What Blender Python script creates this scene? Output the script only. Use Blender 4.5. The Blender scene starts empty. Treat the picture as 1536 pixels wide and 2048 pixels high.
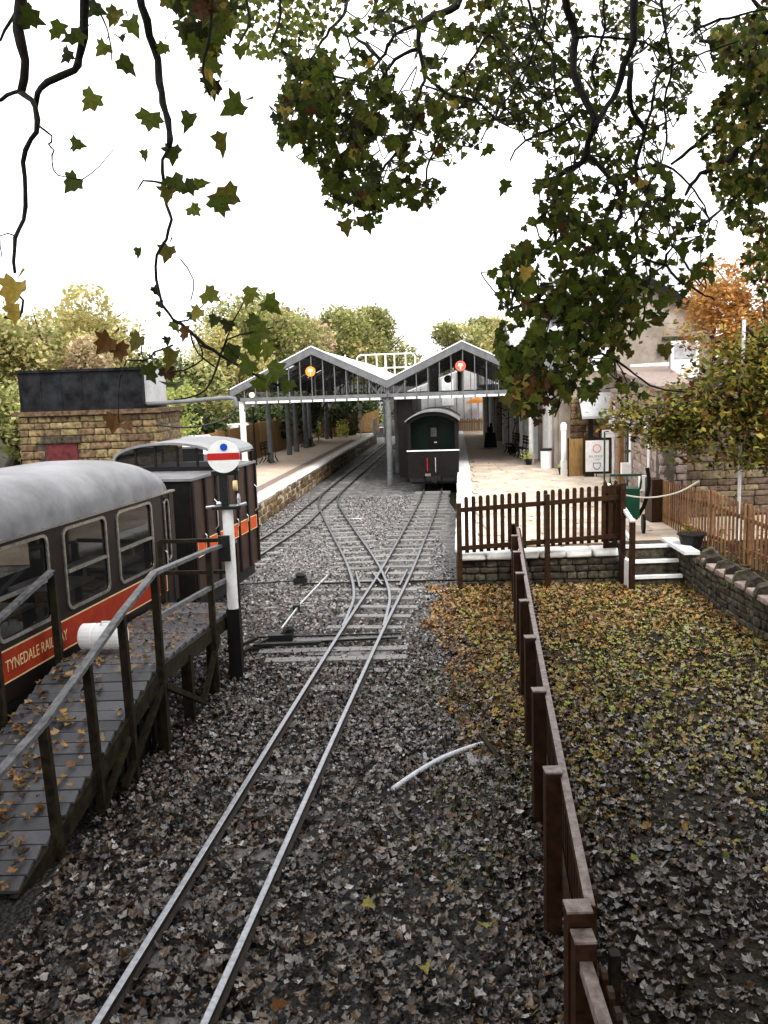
import bpy, math, random
import numpy as np
from mathutils import Vector, Matrix
random.seed(7); rng = np.random.default_rng(7)
S = bpy.context.scene; COL = S.collection; R = math.radians

# ------------------------------------------------------------------ camera, sky, light, exposure
F = 1700.; ROLL = R(1.85); PITCH = math.atan((1024-779)/F); H = 3.78
c_, s_, cp, sp = math.cos(ROLL), math.sin(ROLL), math.cos(PITCH), math.sin(PITCH)
cam = bpy.data.objects.new('camera', bpy.data.cameras.new('camera')); COL.objects.link(cam)
rt = Vector((c_, -s_*sp, -s_*cp)); up = Vector((s_, c_*sp, c_*cp)); bk = Vector((0, -cp, sp))
cam.matrix_world = Matrix(((rt.x, up.x, bk.x, 0), (rt.y, up.y, bk.y, 0), (rt.z, up.z, bk.z, H), (0, 0, 0, 1)))
cam.data.sensor_fit = 'HORIZONTAL'; cam.data.sensor_width = 36; cam.data.lens = 36*F/1536
cam.data.clip_start = .05; cam.data.clip_end = 1200
S.camera = cam
SUN_EL, SUN_AZ = R(52), R(155)
W = bpy.data.worlds.new('World'); S.world = W; W.use_nodes = True
nt = W.node_tree; nt.nodes.clear()
sky = nt.nodes.new('ShaderNodeTexSky'); sky.sky_type = 'NISHITA'; sky.sun_disc = False
sky.sun_elevation = SUN_EL; sky.sun_rotation = SUN_AZ; sky.air_density = 1.5; sky.dust_density = 6
hs = nt.nodes.new('ShaderNodeHueSaturation'); hs.inputs['Saturation'].default_value = .12
add = nt.nodes.new('ShaderNodeVectorMath'); add.operation = 'ADD'; add.inputs[1].default_value = (13.5, 13.5, 13.7)   # even cloud cover
bg = nt.nodes.new('ShaderNodeBackground'); bg.inputs[1].default_value = .1
wo = nt.nodes.new('ShaderNodeOutputWorld')
nt.links.new(sky.outputs[0], hs.inputs['Color']); nt.links.new(hs.outputs[0], add.inputs[0])
nt.links.new(add.outputs[0], bg.inputs[0]); nt.links.new(bg.outputs[0], wo.inputs[0])
sl = bpy.data.lights.new('sun', 'SUN'); sl.energy = 1.5; sl.angle = R(14); sl.color = (1, .97, .92)
so = bpy.data.objects.new('sun', sl); COL.objects.link(so)
so.rotation_euler = (math.pi/2-SUN_EL, 0, math.pi - SUN_AZ)
S.view_settings.view_transform = 'Standard'; S.view_settings.look = 'None'
S.view_settings.exposure = 0.5; S.view_settings.gamma = 1; S.view_settings.use_curve_mapping = False
S.render.engine = 'CYCLES'; S.cycles.max_bounces = 6; S.cycles.transparent_max_bounces = 8

# survey helpers: direction of a sight line from the bridge, its point at distance Y or on level h
def ray(px, py):
    u = (px-768)/F; v = (py-1024)/F; a = u*c_-v*s_; b = u*s_+v*c_
    return a, cp-b*sp, -sp-b*cp
def at(px, py, Y):
    r = ray(px, py); t = Y/r[1]; return Vector((r[0]*t, Y, r[2]*t+H))

# ------------------------------------------------------------------ materials
def N(nt, t, **k):
    n = nt.nodes.new(t)
    for a, b in k.items(): setattr(n, a, b)
    return n
def mat(name, c1, c2=None, rough=.7, scale=6, bump=.3, metal=0, rnd=.0, island=None, trans=0, detail=6, stretch=None, spec=.14, bdist=.01, vor=None, coat=0, soil=False):
    m = bpy.data.materials.new(name); m.use_nodes = True; n = m.node_tree; L = n.links
    p = n.nodes['Principled BSDF']; out = n.nodes['Material Output']
    p.inputs['Roughness'].default_value = rough; p.inputs['Metallic'].default_value = metal
    p.inputs['Specular IOR Level'].default_value = spec; p.inputs['Coat Weight'].default_value = coat
    geo = N(n, 'ShaderNodeNewGeometry'); pos = geo.outputs['Position']
    if stretch:
        tc = N(n, 'ShaderNodeTexCoord'); mp = N(n, 'ShaderNodeMapping'); mp.inputs['Scale'].default_value = stretch
        L.new(tc.outputs['Object'], mp.inputs[0]); pos = mp.outputs[0]
    noi = N(n, 'ShaderNodeTexNoise'); noi.inputs['Scale'].default_value = scale; noi.inputs['Detail'].default_value = detail
    noi.inputs['Roughness'].default_value = .65
    L.new(pos, noi.inputs['Vector'])
    if island:
        cr = N(n, 'ShaderNodeValToRGB'); cr.color_ramp.interpolation = 'CONSTANT'; e = cr.color_ramp.elements
        k = len(island)
        for i, c in enumerate(island):
            el = e[0] if i == 0 else e.new(i/k)
            if i == 0: e.remove(e[1]); el = e[0]; el.position = 0
            el.color = (*c, 1)
        ob = N(n, 'ShaderNodeObjectInfo'); ad = N(n, 'ShaderNodeMath', operation='ADD'); frn = N(n, 'ShaderNodeMath', operation='FRACT')
        L.new(geo.outputs['Random Per Island'], ad.inputs[0]); L.new(ob.outputs['Random'], ad.inputs[1]); L.new(ad.outputs[0], frn.inputs[0]); L.new(frn.outputs[0], cr.inputs[0])
        mx = N(n, 'ShaderNodeMix', data_type='RGBA', blend_type='MULTIPLY'); mx.inputs[0].default_value = .55
        ns = N(n, 'ShaderNodeMapRange'); L.new(noi.outputs[0], ns.inputs[0]); ns.inputs[1].default_value = .3; ns.inputs[2].default_value = .65; ns.inputs[3].default_value = .25; ns.inputs[4].default_value = 1.15
        L.new(cr.outputs[0], mx.inputs[6]); L.new(ns.outputs[0], mx.inputs[7]); colr = mx.outputs[2]
    else:
        cr = N(n, 'ShaderNodeValToRGB'); e = cr.color_ramp.elements
        e[0].position = .36; e[1].position = .66; e[0].color = (*c1, 1); e[1].color = (*(c2 or c1), 1)
        L.new(noi.outputs[0], cr.inputs[0]); colr = cr.outputs[0]
    if vor:   # angular stones: cells with their own tone
        vo = N(n, 'ShaderNodeTexVoronoi'); vo.inputs['Scale'].default_value = vor; L.new(geo.outputs['Position'], vo.inputs['Vector'])
        v2 = N(n, 'ShaderNodeSeparateColor'); L.new(vo.outputs['Color'], v2.inputs[0])
        mr = N(n, 'ShaderNodeMapRange'); mr.inputs[3].default_value = .35; mr.inputs[4].default_value = 1.7; L.new(v2.outputs[0], mr.inputs[0])
        mm = N(n, 'ShaderNodeMix', data_type='RGBA', blend_type='MULTIPLY'); mm.inputs[0].default_value = 1
        L.new(colr, mm.inputs[6]); L.new(mr.outputs[0], mm.inputs[7]); colr = mm.outputs[2]
    if soil:   # colour blends from stone to near-black towards the bridge
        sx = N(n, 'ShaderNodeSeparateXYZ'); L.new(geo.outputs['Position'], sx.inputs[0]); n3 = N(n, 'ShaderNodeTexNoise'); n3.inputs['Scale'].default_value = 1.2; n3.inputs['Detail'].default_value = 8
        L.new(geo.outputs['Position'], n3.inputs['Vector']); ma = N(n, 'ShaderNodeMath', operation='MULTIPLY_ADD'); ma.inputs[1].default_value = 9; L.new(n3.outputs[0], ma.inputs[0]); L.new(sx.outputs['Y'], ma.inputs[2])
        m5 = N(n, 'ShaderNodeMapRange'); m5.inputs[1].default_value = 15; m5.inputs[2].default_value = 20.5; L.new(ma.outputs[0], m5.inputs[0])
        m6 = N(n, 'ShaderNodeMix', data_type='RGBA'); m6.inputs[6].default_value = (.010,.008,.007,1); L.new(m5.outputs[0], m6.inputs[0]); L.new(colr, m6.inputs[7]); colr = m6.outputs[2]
    if rnd:
        oi = N(n, 'ShaderNodeObjectInfo'); mr = N(n, 'ShaderNodeMapRange'); mr.inputs[3].default_value = 1-rnd; mr.inputs[4].default_value = 1+rnd
        L.new(oi.outputs['Random'], mr.inputs[0]); h2 = N(n, 'ShaderNodeHueSaturation'); L.new(mr.outputs[0], h2.inputs['Value'])
        m3 = N(n, 'ShaderNodeMath', operation='MULTIPLY_ADD'); m3.inputs[1].default_value = .05*rnd*2; m3.inputs[2].default_value = .5-.05*rnd
        L.new(oi.outputs['Random'], m3.inputs[0]); L.new(m3.outputs[0], h2.inputs['Hue'])
        L.new(colr, h2.inputs['Color']); colr = h2.outputs[0]
    L.new(colr, p.inputs['Base Color'])
    if bump:
        b = N(n, 'ShaderNodeBump'); b.inputs['Strength'].default_value = bump; b.inputs['Distance'].default_value = bdist
        if vor:
            L.new(vo.outputs['Distance'], b.inputs['Height']); b.invert = True
        else: L.new(noi.outputs[0], b.inputs['Height'])
        L.new(b.outputs[0], p.inputs['Normal'])
    rr = N(n, 'ShaderNodeMapRange'); rr.inputs[3].default_value = max(.03, rough-.15); rr.inputs[4].default_value = min(1, rough+.15)
    L.new(noi.outputs[0], rr.inputs[0]); L.new(rr.outputs[0], p.inputs['Roughness'])
    if trans:
        t = N(n, 'ShaderNodeBsdfTranslucent'); L.new(colr, t.inputs[0]); ms = N(n, 'ShaderNodeMixShader'); ms.inputs[0].default_value = trans
        L.new(p.outputs[0], ms.inputs[1]); L.new(t.outputs[0], ms.inputs[2]); L.new(ms.outputs[0], out.inputs[0])
    return m
def glass(name, tint, fac):
    m = bpy.data.materials.new(name); m.use_nodes = True; n = m.node_tree
    p = n.nodes['Principled BSDF']; p.inputs['Base Color'].default_value = (.02, .02, .02, 1); p.inputs['Roughness'].default_value = .04
    t = N(n, 'ShaderNodeBsdfTransparent'); t.inputs[0].default_value = (*tint, 1); ms = N(n, 'ShaderNodeMixShader'); ms.inputs[0].default_value = fac
    n.links.new(p.outputs[0], ms.inputs[1]); n.links.new(t.outputs[0], ms.inputs[2]); n.links.new(ms.outputs[0], n.nodes['Material Output'].inputs[0])
    return m
M = dict(
 ballast=mat('ballast', (.075,.07,.068), (.22,.205,.2), .6, 3, .9, vor=22, bdist=.03),
 lawn=mat('leafy_soil', (.006,.004,.003), (.022,.018,.008), .8, 4, .8, vor=30, bdist=.02),
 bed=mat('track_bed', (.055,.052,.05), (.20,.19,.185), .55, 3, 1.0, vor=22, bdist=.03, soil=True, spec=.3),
 rail_top=mat('rail_polished', (.18,.185,.20), (.33,.34,.36), .36, 20, .05, .9),
 rail_side=mat('rail_rusty', (.02,.015,.012), (.05,.035,.028), .6, 30, .3, rnd=.1),
 sleeper=mat('sleeper_wet_timber', (.10,.095,.09), (.28,.27,.26), .35, 8, .5, rnd=.25, stretch=(3,25,3)),
 iron=mat('black_iron', (.008,.008,.009), (.022,.021,.02), .4, 30, .2),
 deck=mat('deck_board', (.055,.055,.06), (.14,.14,.15), .33, 10, .4, rnd=.3, stretch=(2,22,6)),
 oldwood=mat('mossy_timber', (.005,.004,.003), (.028,.02,.009), .6, 12, .5, rnd=.2),
 greyrail=mat('weathered_rail_top', (.06,.06,.062), (.17,.17,.175), .4, 14, .3),
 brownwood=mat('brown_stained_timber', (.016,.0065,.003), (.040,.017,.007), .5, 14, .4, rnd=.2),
 browntop=mat('pale_brown_timber', (.10,.07,.06), (.26,.21,.19), .45, 16, .4),  # paler brown, mostly for post tops and rail tops
 tanwood=mat('tan_picket_timber', (.13,.062,.028), (.25,.13,.06), .6, 14, .4, rnd=.25),
 fencetan=mat('tan_boarding', (.16,.09,.035), (.28,.165,.07), .7, 5, .4, rnd=.12, stretch=(7,7,1)),
 coach=mat('coach_brown', (.009,.006,.006), (.017,.011,.010), .4, 5, .05, spec=.22),
 coachroof=mat('coach_roof_grey', (.10,.10,.105), (.22,.22,.228), .42, 1.6, .1, detail=7),
 red=mat('red_lining', (.24,.024,.010), (.33,.036,.015), .4, 8, .05),
 gold=mat('gold_paint', (.55,.40,.18), (.68,.52,.28), .5, 20, .05),
 brass=mat('window_alloy', (.20,.19,.16), (.42,.40,.36), .35, 20, .1, .7),
 loco=mat('loco_brown', (.025,.014,.011), (.055,.030,.024), .4, 4, .1),
 orange=mat('orange_red_panel', (.42,.06,.012), (.55,.09,.02), .45, 10, .05),
 darkgreen=mat('dark_green_paint', (.001,.008,.005), (.003,.015,.009), .45, 6, .1),
 vanblack=mat('van_black', (.004,.003,.003), (.009,.007,.007), .6, 10, .15, spec=.15),
 vanroof=mat('van_roof_grey', (.12,.12,.12), (.24,.24,.24), .5, 3, .2),
 white=mat('white_paint', (.68,.68,.66), (.83,.83,.82), .5, 5, .1),
 whitestone=mat('whitewashed_stone', (.62,.60,.55), (.85,.84,.82), .6, 4, .4),
 paint=mat('canopy_grey_paint', (.105,.108,.112), (.16,.163,.168), .45, 4, .1, rnd=.05),
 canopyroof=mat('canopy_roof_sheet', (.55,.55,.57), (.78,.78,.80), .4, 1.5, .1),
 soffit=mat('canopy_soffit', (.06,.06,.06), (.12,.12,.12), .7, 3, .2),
 slabs=mat('platform_paving', (.42,.33,.25), (.60,.50,.40), .5, 1.7, .25, rnd=.14, detail=9),
 gravelpath=mat('platform_gravel', (.40,.31,.23), (.56,.46,.36), .75, 2.2, .5, detail=10),
 stone=mat('rubble_stone', (.10,.075,.05), (.24,.18,.12), .75, 9, .7, rnd=.45),
 stonepink=mat('pinkish_stone', (.16,.12,.10), (.32,.25,.22), .75, 9, .6, rnd=.22),
 stonetan=mat('tan_sandstone', (.045,.03,.016), (.24,.165,.085), .75, 8, .6, rnd=.4),
 stonedark=mat('mossy_stone', (.014,.012,.009), (.09,.075,.052), .7, 10, .8, rnd=.4),
 mortar=mat('mortar', (.05,.042,.032), (.10,.085,.065), .9, 12, .5),
 render=mat('buff_render', (.20,.165,.13), (.36,.31,.265), .85, 1.4, .4, detail=10),
 slate=mat('pale_slate', (.28,.28,.29), (.48,.48,.5), .5, 4, .3, rnd=.2),
 tank=mat('tank_iron', (.002,.002,.0022), (.020,.021,.024), .6, 3.2, .6, detail=9, spec=.1),
 bark=mat('bark', (.008,.007,.006), (.03,.026,.02), .8, 22, .8),
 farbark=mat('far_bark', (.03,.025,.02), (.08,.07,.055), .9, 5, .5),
 green=mat('barrow_green', (.008,.05,.028), (.015,.085,.045), .45, 8, .1),
 blue=mat('blue_lens', (.01,.06,.4), None, .15, 8, 0),
 signred=mat('signal_red', (.38,.015,.012), (.46,.02,.015), .4, 12, .05),
 orangesign=mat('orange_sign', (.75,.28,.04), None, .4, 8, 0),
 redsign=mat('red_sign', (.62,.12,.08), None, .4, 8, 0),
 cream=mat('cream_print', (.85,.72,.5), None, .5, 8, 0),
 ink=mat('grey_print', (.25,.25,.27), None, .6, 8, 0),
 plastic=mat('white_plastic', (.72,.72,.70), (.82,.82,.82), .35, 3, .05),
 galv=mat('galvanised', (.45,.46,.48), (.62,.63,.65), .35, 20, .1, .6),
 pipe=mat('pale_plastic_pipe', (.48,.5,.54), (.62,.64,.68), .3, 8, .05),
 greyshed=mat('grey_cladding', (.34,.34,.34), (.45,.45,.45), .7, 3, .2),
 rope=mat('rope', (.35,.32,.27), (.5,.46,.4), .9, 60, .5),
 glass=glass('window_glass', (.22,.22,.22), .5), glazing=glass('canopy_glazing', (.92,.92,.92), .93),
 orangefab=mat('orange_fabric', (.8,.3,.05), (.9,.42,.1), .8, 6, .1, trans=.3),
 roofwhite=mat('translucent_rooflight', (.8,.8,.8), None, .5, 5, 0, trans=.8),
 darkred=mat('faded_red_paint', (.05,.01,.012), (.12,.025,.025), .7, 10, .3),
 leafgreen=mat('sycamore_leaf', 0, 0, .6, 45, .3, island=[(.075,.10,.014),(.11,.135,.02),(.04,.055,.009),(.15,.165,.025),(.06,.08,.014),(.11,.10,.018),(.025,.03,.006),(.09,.12,.014)], trans=.42),
 leafyellow=mat('yellow_leaf', 0, 0, .6, 45, .3, island=[(.42,.30,.06),(.30,.26,.06)], trans=.3),
 leafbrown=mat('brown_leaf', 0, 0, .6, 45, .3, island=[(.08,.035,.012),(.05,.02,.008),(.13,.06,.018)], trans=.2),
 hedge=mat('yellowing_beech_leaf', 0, 0, .6, 9, .0, island=[(.24,.22,.03),(.12,.13,.02),(.32,.28,.05),(.03,.035,.008),(.28,.15,.03),(.16,.17,.03),(.12,.05,.012),(.02,.018,.006),(.20,.20,.05)], trans=.3),
 orangeleaf=mat('orange_autumn_leaf', 0, 0, .6, 4, .0, island=[(.55,.26,.06),(.62,.34,.12),(.42,.2,.05),(.5,.3,.1)], trans=.35),
 ivy=mat('dark_leaf', 0, 0, .6, 4, .0, island=[(.03,.045,.015),(.05,.07,.02),(.08,.10,.03),(.02,.03,.01),(.10,.12,.04)], trans=.25),
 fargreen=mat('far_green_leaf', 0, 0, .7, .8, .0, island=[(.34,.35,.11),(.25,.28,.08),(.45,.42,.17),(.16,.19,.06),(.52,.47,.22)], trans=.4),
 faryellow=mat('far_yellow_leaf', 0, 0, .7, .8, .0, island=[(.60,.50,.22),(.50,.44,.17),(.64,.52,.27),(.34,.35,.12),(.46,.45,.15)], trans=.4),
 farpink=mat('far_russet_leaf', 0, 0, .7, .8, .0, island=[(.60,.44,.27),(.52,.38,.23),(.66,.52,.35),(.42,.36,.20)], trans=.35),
 limeleaf=mat('lime_leaf', 0, 0, .7, 2, .0, island=[(.42,.46,.12),(.32,.40,.10),(.5,.5,.2)], trans=.35),
 litter=mat('fallen_leaf_grey', 0, 0, .3, 30, .35, spec=.45, island=[(.055,.036,.022),(.13,.112,.10),(.018,.012,.008),(.20,.17,.15),(.010,.007,.005),(.065,.034,.014),(.11,.08,.055),(.018,.012,.009),(.15,.095,.05),(.012,.008,.006),(.10,.075,.055),(.36,.335,.32),(.03,.022,.018),(.012,.010,.008),(.08,.04,.016),(.055,.045,.04)]),
 litterbrown=mat('fallen_leaf_brown', 0, 0, .5, 30, .35, island=[(.20,.10,.035),(.32,.16,.05),(.09,.045,.018),(.38,.23,.10),(.24,.18,.11),(.16,.11,.03),(.035,.02,.01),(.36,.19,.055)]),
 littergreen=mat('fallen_leaf_mossy', 0, 0, .5, 30, .35, island=[(.27,.22,.06),(.04,.03,.012),(.28,.18,.07),(.20,.22,.04),(.02,.015,.008),(.32,.25,.12),(.10,.055,.02),(.36,.32,.22),(.34,.19,.05),(.30,.32,.06)]),
 grass=mat('grass_blade', 0, 0, .6, 20, .0, island=[(.16,.22,.03),(.24,.28,.06),(.10,.15,.025),(.30,.30,.08)], trans=.3),
 yellowflower=mat('yellow_flowers', 0, 0, .6, 20, .0, island=[(.75,.72,.15),(.6,.65,.12),(.8,.8,.4)], trans=.3),
)

# ------------------------------------------------------------------ builders
def link(o): COL.objects.link(o); return o
def thing(name, label, cat, loc=(0,0,0), rz=0, group=None):
    o = bpy.data.objects.new(name, None); o.empty_display_size = .3; o.location = loc; o.rotation_euler = (0,0,rz)
    o['label'] = label; o['category'] = cat
    if group: o['group'] = group
    return link(o)
def tag(o, label, cat, group=None):
    o['label'] = label; o['category'] = cat
    if group: o['group'] = group
    return o
def struct(o): o['kind'] = 'structure'; return o
def stuff(o): o['kind'] = 'stuff'; return o
def tail(o, parent, label=None):
    if parent is not None: o.parent = parent
    if label: o['label'] = label
    return link(o)
def mesh(name, V, Fc, m, parent=None, label=None, smooth=False, mats=None, fm=None, world=False):
    if world and parent is not None:
        a = -parent.rotation_euler.z; ca, sa = math.cos(a), math.sin(a); q = parent.location
        V = [((x-q.x)*ca-(y-q.y)*sa, (x-q.x)*sa+(y-q.y)*ca, z-q.z) for x, y, z in V]
    me = bpy.data.meshes.new(name); me.from_pydata([tuple(v) for v in V], [], Fc)
    for k in (mats or [m]): me.materials.append(M[k])
    if fm: me.polygons.foreach_set('material_index', fm)
    if smooth: me.polygons.foreach_set('use_smooth', [True]*len(Fc))
    me.update()
    return tail(bpy.data.objects.new(name, me), parent, label)
class B:                     # collects boxes, bars, tubes into one mesh
    def __init__(s): s.V = []; s.F = []
    def add(s, V, Fc):
        k = len(s.V); s.V += [tuple(v) for v in V]; s.F += [tuple(i+k for i in f) for f in Fc]; return s
    def box(s, x0, x1, y0, y1, z0, z1):
        return s.add([(x,y,z) for z in (z0,z1) for y in (y0,y1) for x in (x0,x1)],
            [(0,2,3,1),(4,5,7,6),(0,1,5,4),(2,6,7,3),(0,4,6,2),(1,3,7,5)])
    def bar(s, a, b, w, h, upv=(0,0,1)):
        a = Vector(a); b = Vector(b); d = (b-a).normalized(); u = Vector(upv)
        if abs(d.dot(u)) > .95: u = Vector((0,1,0))
        r = d.cross(u).normalized()*w/2; t = r.cross(d).normalized()*h/2
        return s.add([a-r-t, a+r-t, a+r+t, a-r+t, b-r-t, b+r-t, b+r+t, b-r+t], [(0,1,2,3),(7,6,5,4),(0,4,5,1),(1,5,6,2),(2,6,7,3),(3,7,4,0)])
    def tube(s, P, r, n=8, cap=True):
        P = [Vector(p) for p in P]; rr = r if isinstance(r, (list, tuple)) else [r]*len(P); k = len(s.V)
        prev = None
        for i, p in enumerate(P):
            d = (P[min(i+1, len(P)-1)]-P[max(i-1, 0)]).normalized()
            if prev is None: prev = d.orthogonal().normalized()
            x = (prev - d*prev.dot(d)).normalized(); prev = x; y = d.cross(x)
            for j in range(n):
                a = 2*math.pi*j/n; s.V.append(tuple(p+(x*math.cos(a)+y*math.sin(a))*rr[i]))
        for i in range(len(P)-1):
            for j in range(n): s.F.append((k+i*n+j, k+i*n+(j+1)%n, k+(i+1)*n+(j+1)%n, k+(i+1)*n+j))
        if cap: s.F.append(tuple(k+j for j in reversed(range(n)))); s.F.append(tuple(k+(len(P)-1)*n+j for j in range(n)))
        return s
    def lathe(s, x, y, prof, n=16):
        k = len(s.V)
        for r, z in prof:
            for j in range(n): a = 2*math.pi*j/n; s.V.append((x+r*math.cos(a), y+r*math.sin(a), z))
        for i in range(len(prof)-1):
            for j in range(n): s.F.append((k+i*n+j, k+i*n+(j+1)%n, k+(i+1)*n+(j+1)%n, k+(i+1)*n+j))
        s.F.append(tuple(k+j for j in reversed(range(n)))); s.F.append(tuple(k+(len(prof)-1)*n+j for j in range(n)))
        return s
    def disc(s, c, r, t, n=24, axis='y'):
        cx, cy, cz = c; k = len(s.V)
        for q in (-t/2, t/2):
            for j in range(n):
                a = 2*math.pi*j/n; u, v = r*math.cos(a), r*math.sin(a)
                s.V.append((cx+u, cy+q, cz+v) if axis == 'y' else (cx+q, cy+u, cz+v))
        s.F += [tuple(k+j for j in range(n)), tuple(k+n+j for j in reversed(range(n)))]
        for j in range(n): s.F.append((k+j, k+n+j, k+n+(j+1)%n, k+(j+1)%n))
        return s
    def build(s, name, m, parent=None, label=None, smooth=False, world=False): return mesh(name, s.V, s.F, m, parent, label, smooth, world=world)
def text(name, body, size, m, parent, loc, rot, width=None, extr=.002):
    cu = bpy.data.curves.new('lettering', 'FONT'); cu.body = body; cu.size = size; cu.extrude = extr; cu.align_x = 'LEFT'; cu.resolution_u = 3
    o = bpy.data.objects.new('lettering', cu); COL.objects.link(o); dg = bpy.context.evaluated_depsgraph_get()
    me = bpy.data.meshes.new_from_object(o.evaluated_get(dg)); bpy.data.objects.remove(o)
    xs = [v.co.x for v in me.vertices]; w = max(xs)-min(xs); k = (width/w) if width else 1
    for v in me.vertices: v.co.x = (v.co.x-min(xs))*k
    me.materials.clear(); me.materials.append(M[m]); q = bpy.data.objects.new(name, me)
    q.location = loc; q.rotation_euler = rot; return tail(q, parent)
def fast(name, V, T, m, parent=None, label=None, smooth=False):
    me = bpy.data.meshes.new(name); V = np.asarray(V, np.float32); T = np.asarray(T, np.int32)
    me.vertices.add(len(V)); me.vertices.foreach_set('co', V.ravel()); me.loops.add(T.size); me.loops.foreach_set('vertex_index', T.ravel())
    me.polygons.add(len(T)); me.polygons.foreach_set('loop_start', np.arange(len(T), dtype=np.int32)*3)
    me.polygons.foreach_set('loop_total', np.full(len(T), 3, np.int32)); me.update(calc_edges=True); me.materials.append(M[m])
    return tail(bpy.data.objects.new(name, me), parent, label)
def rot_mats(n, tilt, up_=None):
    """random frames: spin about own normal, then tilt (radians std) in a random direction"""
    a = rng.uniform(0, 2*np.pi, n); t = np.abs(rng.normal(0, tilt, n)); b = rng.uniform(0, 2*np.pi, n)
    ca, sa = np.cos(a), np.sin(a); Z = np.zeros(n); O = np.ones(n)
    Rz = np.stack([ca,-sa,Z, sa,ca,Z, Z,Z,O], 1).reshape(n,3,3)
    ax = np.stack([np.cos(b), np.sin(b), Z], 1); ct, st = np.cos(t), np.sin(t)
    K = np.zeros((n,3,3)); K[:,0,1] = -ax[:,2]; K[:,0,2] = ax[:,1]; K[:,1,0] = ax[:,2]; K[:,1,2] = -ax[:,0]; K[:,2,0] = -ax[:,1]; K[:,2,1] = ax[:,0]
    Rt = np.eye(3)[None] + st[:,None,None]*K + (1-ct)[:,None,None]*(K@K)
    return Rt@Rz
def scatter(bv, bt, P, Rm, sc):
    bv = np.asarray(bv, float); bt = np.asarray(bt); n = len(P)
    V = np.einsum('nij,kj->nki', Rm, bv)*np.asarray(sc).reshape(n,1,-1) + np.asarray(P)[:,None,:]
    T = bt[None] + (np.arange(n)*len(bv))[:,None,None]
    return V.reshape(-1,3), T.reshape(-1,3)
# leaf shapes
half = [(.12,-.05),(.37,-.12),(.38,.03),(.58,.17),(.46,.30),(.33,.36),(.38,.60),(.19,.64)]
LV = [(0,.28,.0),(0,0,.02)] + [(x,y,.16*x+.05*y*y) for x, y in half] + [(0,1,.02)] + [(-x,y,.16*x+.05*y*y) for x, y in reversed(half)]
LV += [(.012,-.5,.06),(-.012,-.5,.06)]
ring = list(range(1, len(LV)-2))
LT = [(0, ring[i], ring[(i+1) % len(ring)]) for i in range(len(ring))] + [(1, 19, 20)]
LV = [(x, y-.3, z) for x, y, z in LV]
CV = [(0,-.5,.03),(.34,-.22,.0),(.40,.16,.12),(.05,.5,.04),(-.36,.24,.0),(-.42,-.2,.14),(0,0,-.07)]
CT = [(6,i,(i+1)%6) for i in range(6)]
PR = (.54,.40,.46,.30,.42,.33,.50,.36,.44,.31)
PV = [(0,0,-.05)]+[(PR[i]*math.cos(i*.628+.25*math.sin(i*2)), PR[i]*math.sin(i*.628+.25*math.sin(i*2)), (.14,.02,-.05,.05,.18,.0,.08,.0,.12,-.03)[i]) for i in range(10)]
PT = [(0,i+1,(i+1)%10+1) for i in range(10)]
DV = [(0,-.5,0),(.3,0,.06),(0,.5,0),(-.3,0,.06)]; DT = [(0,1,2),(0,2,3)]

# stones: a few worn block shapes, shared
def stone_mesh(i, m):
    r = random.Random(i); V = []
    for z in (-.5,-.36,.36,.5):
        for y in (-.5,-.38,.38,.5):
            for x in (-.5,-.4,.4,.5):
                k = sum(abs(q) > .45 for q in (x,y,z))
                if k >= 2: f = .94 if k == 2 else .88
                else: f = 1
                V.append((x*f+r.uniform(-.03,.03), y*f+r.uniform(-.06,.06), z*f+r.uniform(-.03,.03)))
    id_ = lambda x,y,z: x+4*y+16*z; Fc = []
    for a in range(3):
        for b in range(3):
            Fc += [(id_(a,b,0),id_(a,b+1,0),id_(a+1,b+1,0),id_(a+1,b,0)),(id_(a,b,3),id_(a+1,b,3),id_(a+1,b+1,3),id_(a,b+1,3)),
                   (id_(a,0,b),id_(a+1,0,b),id_(a+1,0,b+1),id_(a,0,b+1)),(id_(a,3,b),id_(a,3,b+1),id_(a+1,3,b+1),id_(a+1,3,b)),
                   (id_(0,a,b),id_(0,a,b+1),id_(0,a+1,b+1),id_(0,a+1,b)),(id_(3,a,b),id_(3,a+1,b),id_(3,a+1,b+1),id_(3,a,b+1))]
    me = bpy.data.meshes.new('stone'); me.from_pydata(V, [], Fc); me.materials.append(M[m]); me.polygons.foreach_set('use_smooth', [True]*len(Fc)); me.update(); return me
SM = {m: [stone_mesh(i, m) for i in range(5)] for m in ('stone','stonepink','stonetan','stonedark','whitestone','slabs')}
def inst(name, me, loc, scale, rz, parent, rx=0, ry=0):
    o = bpy.data.objects.new(name, me); o.location = loc; o.scale = scale; o.rotation_euler = (rx, ry, rz); return tail(o, parent)
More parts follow.
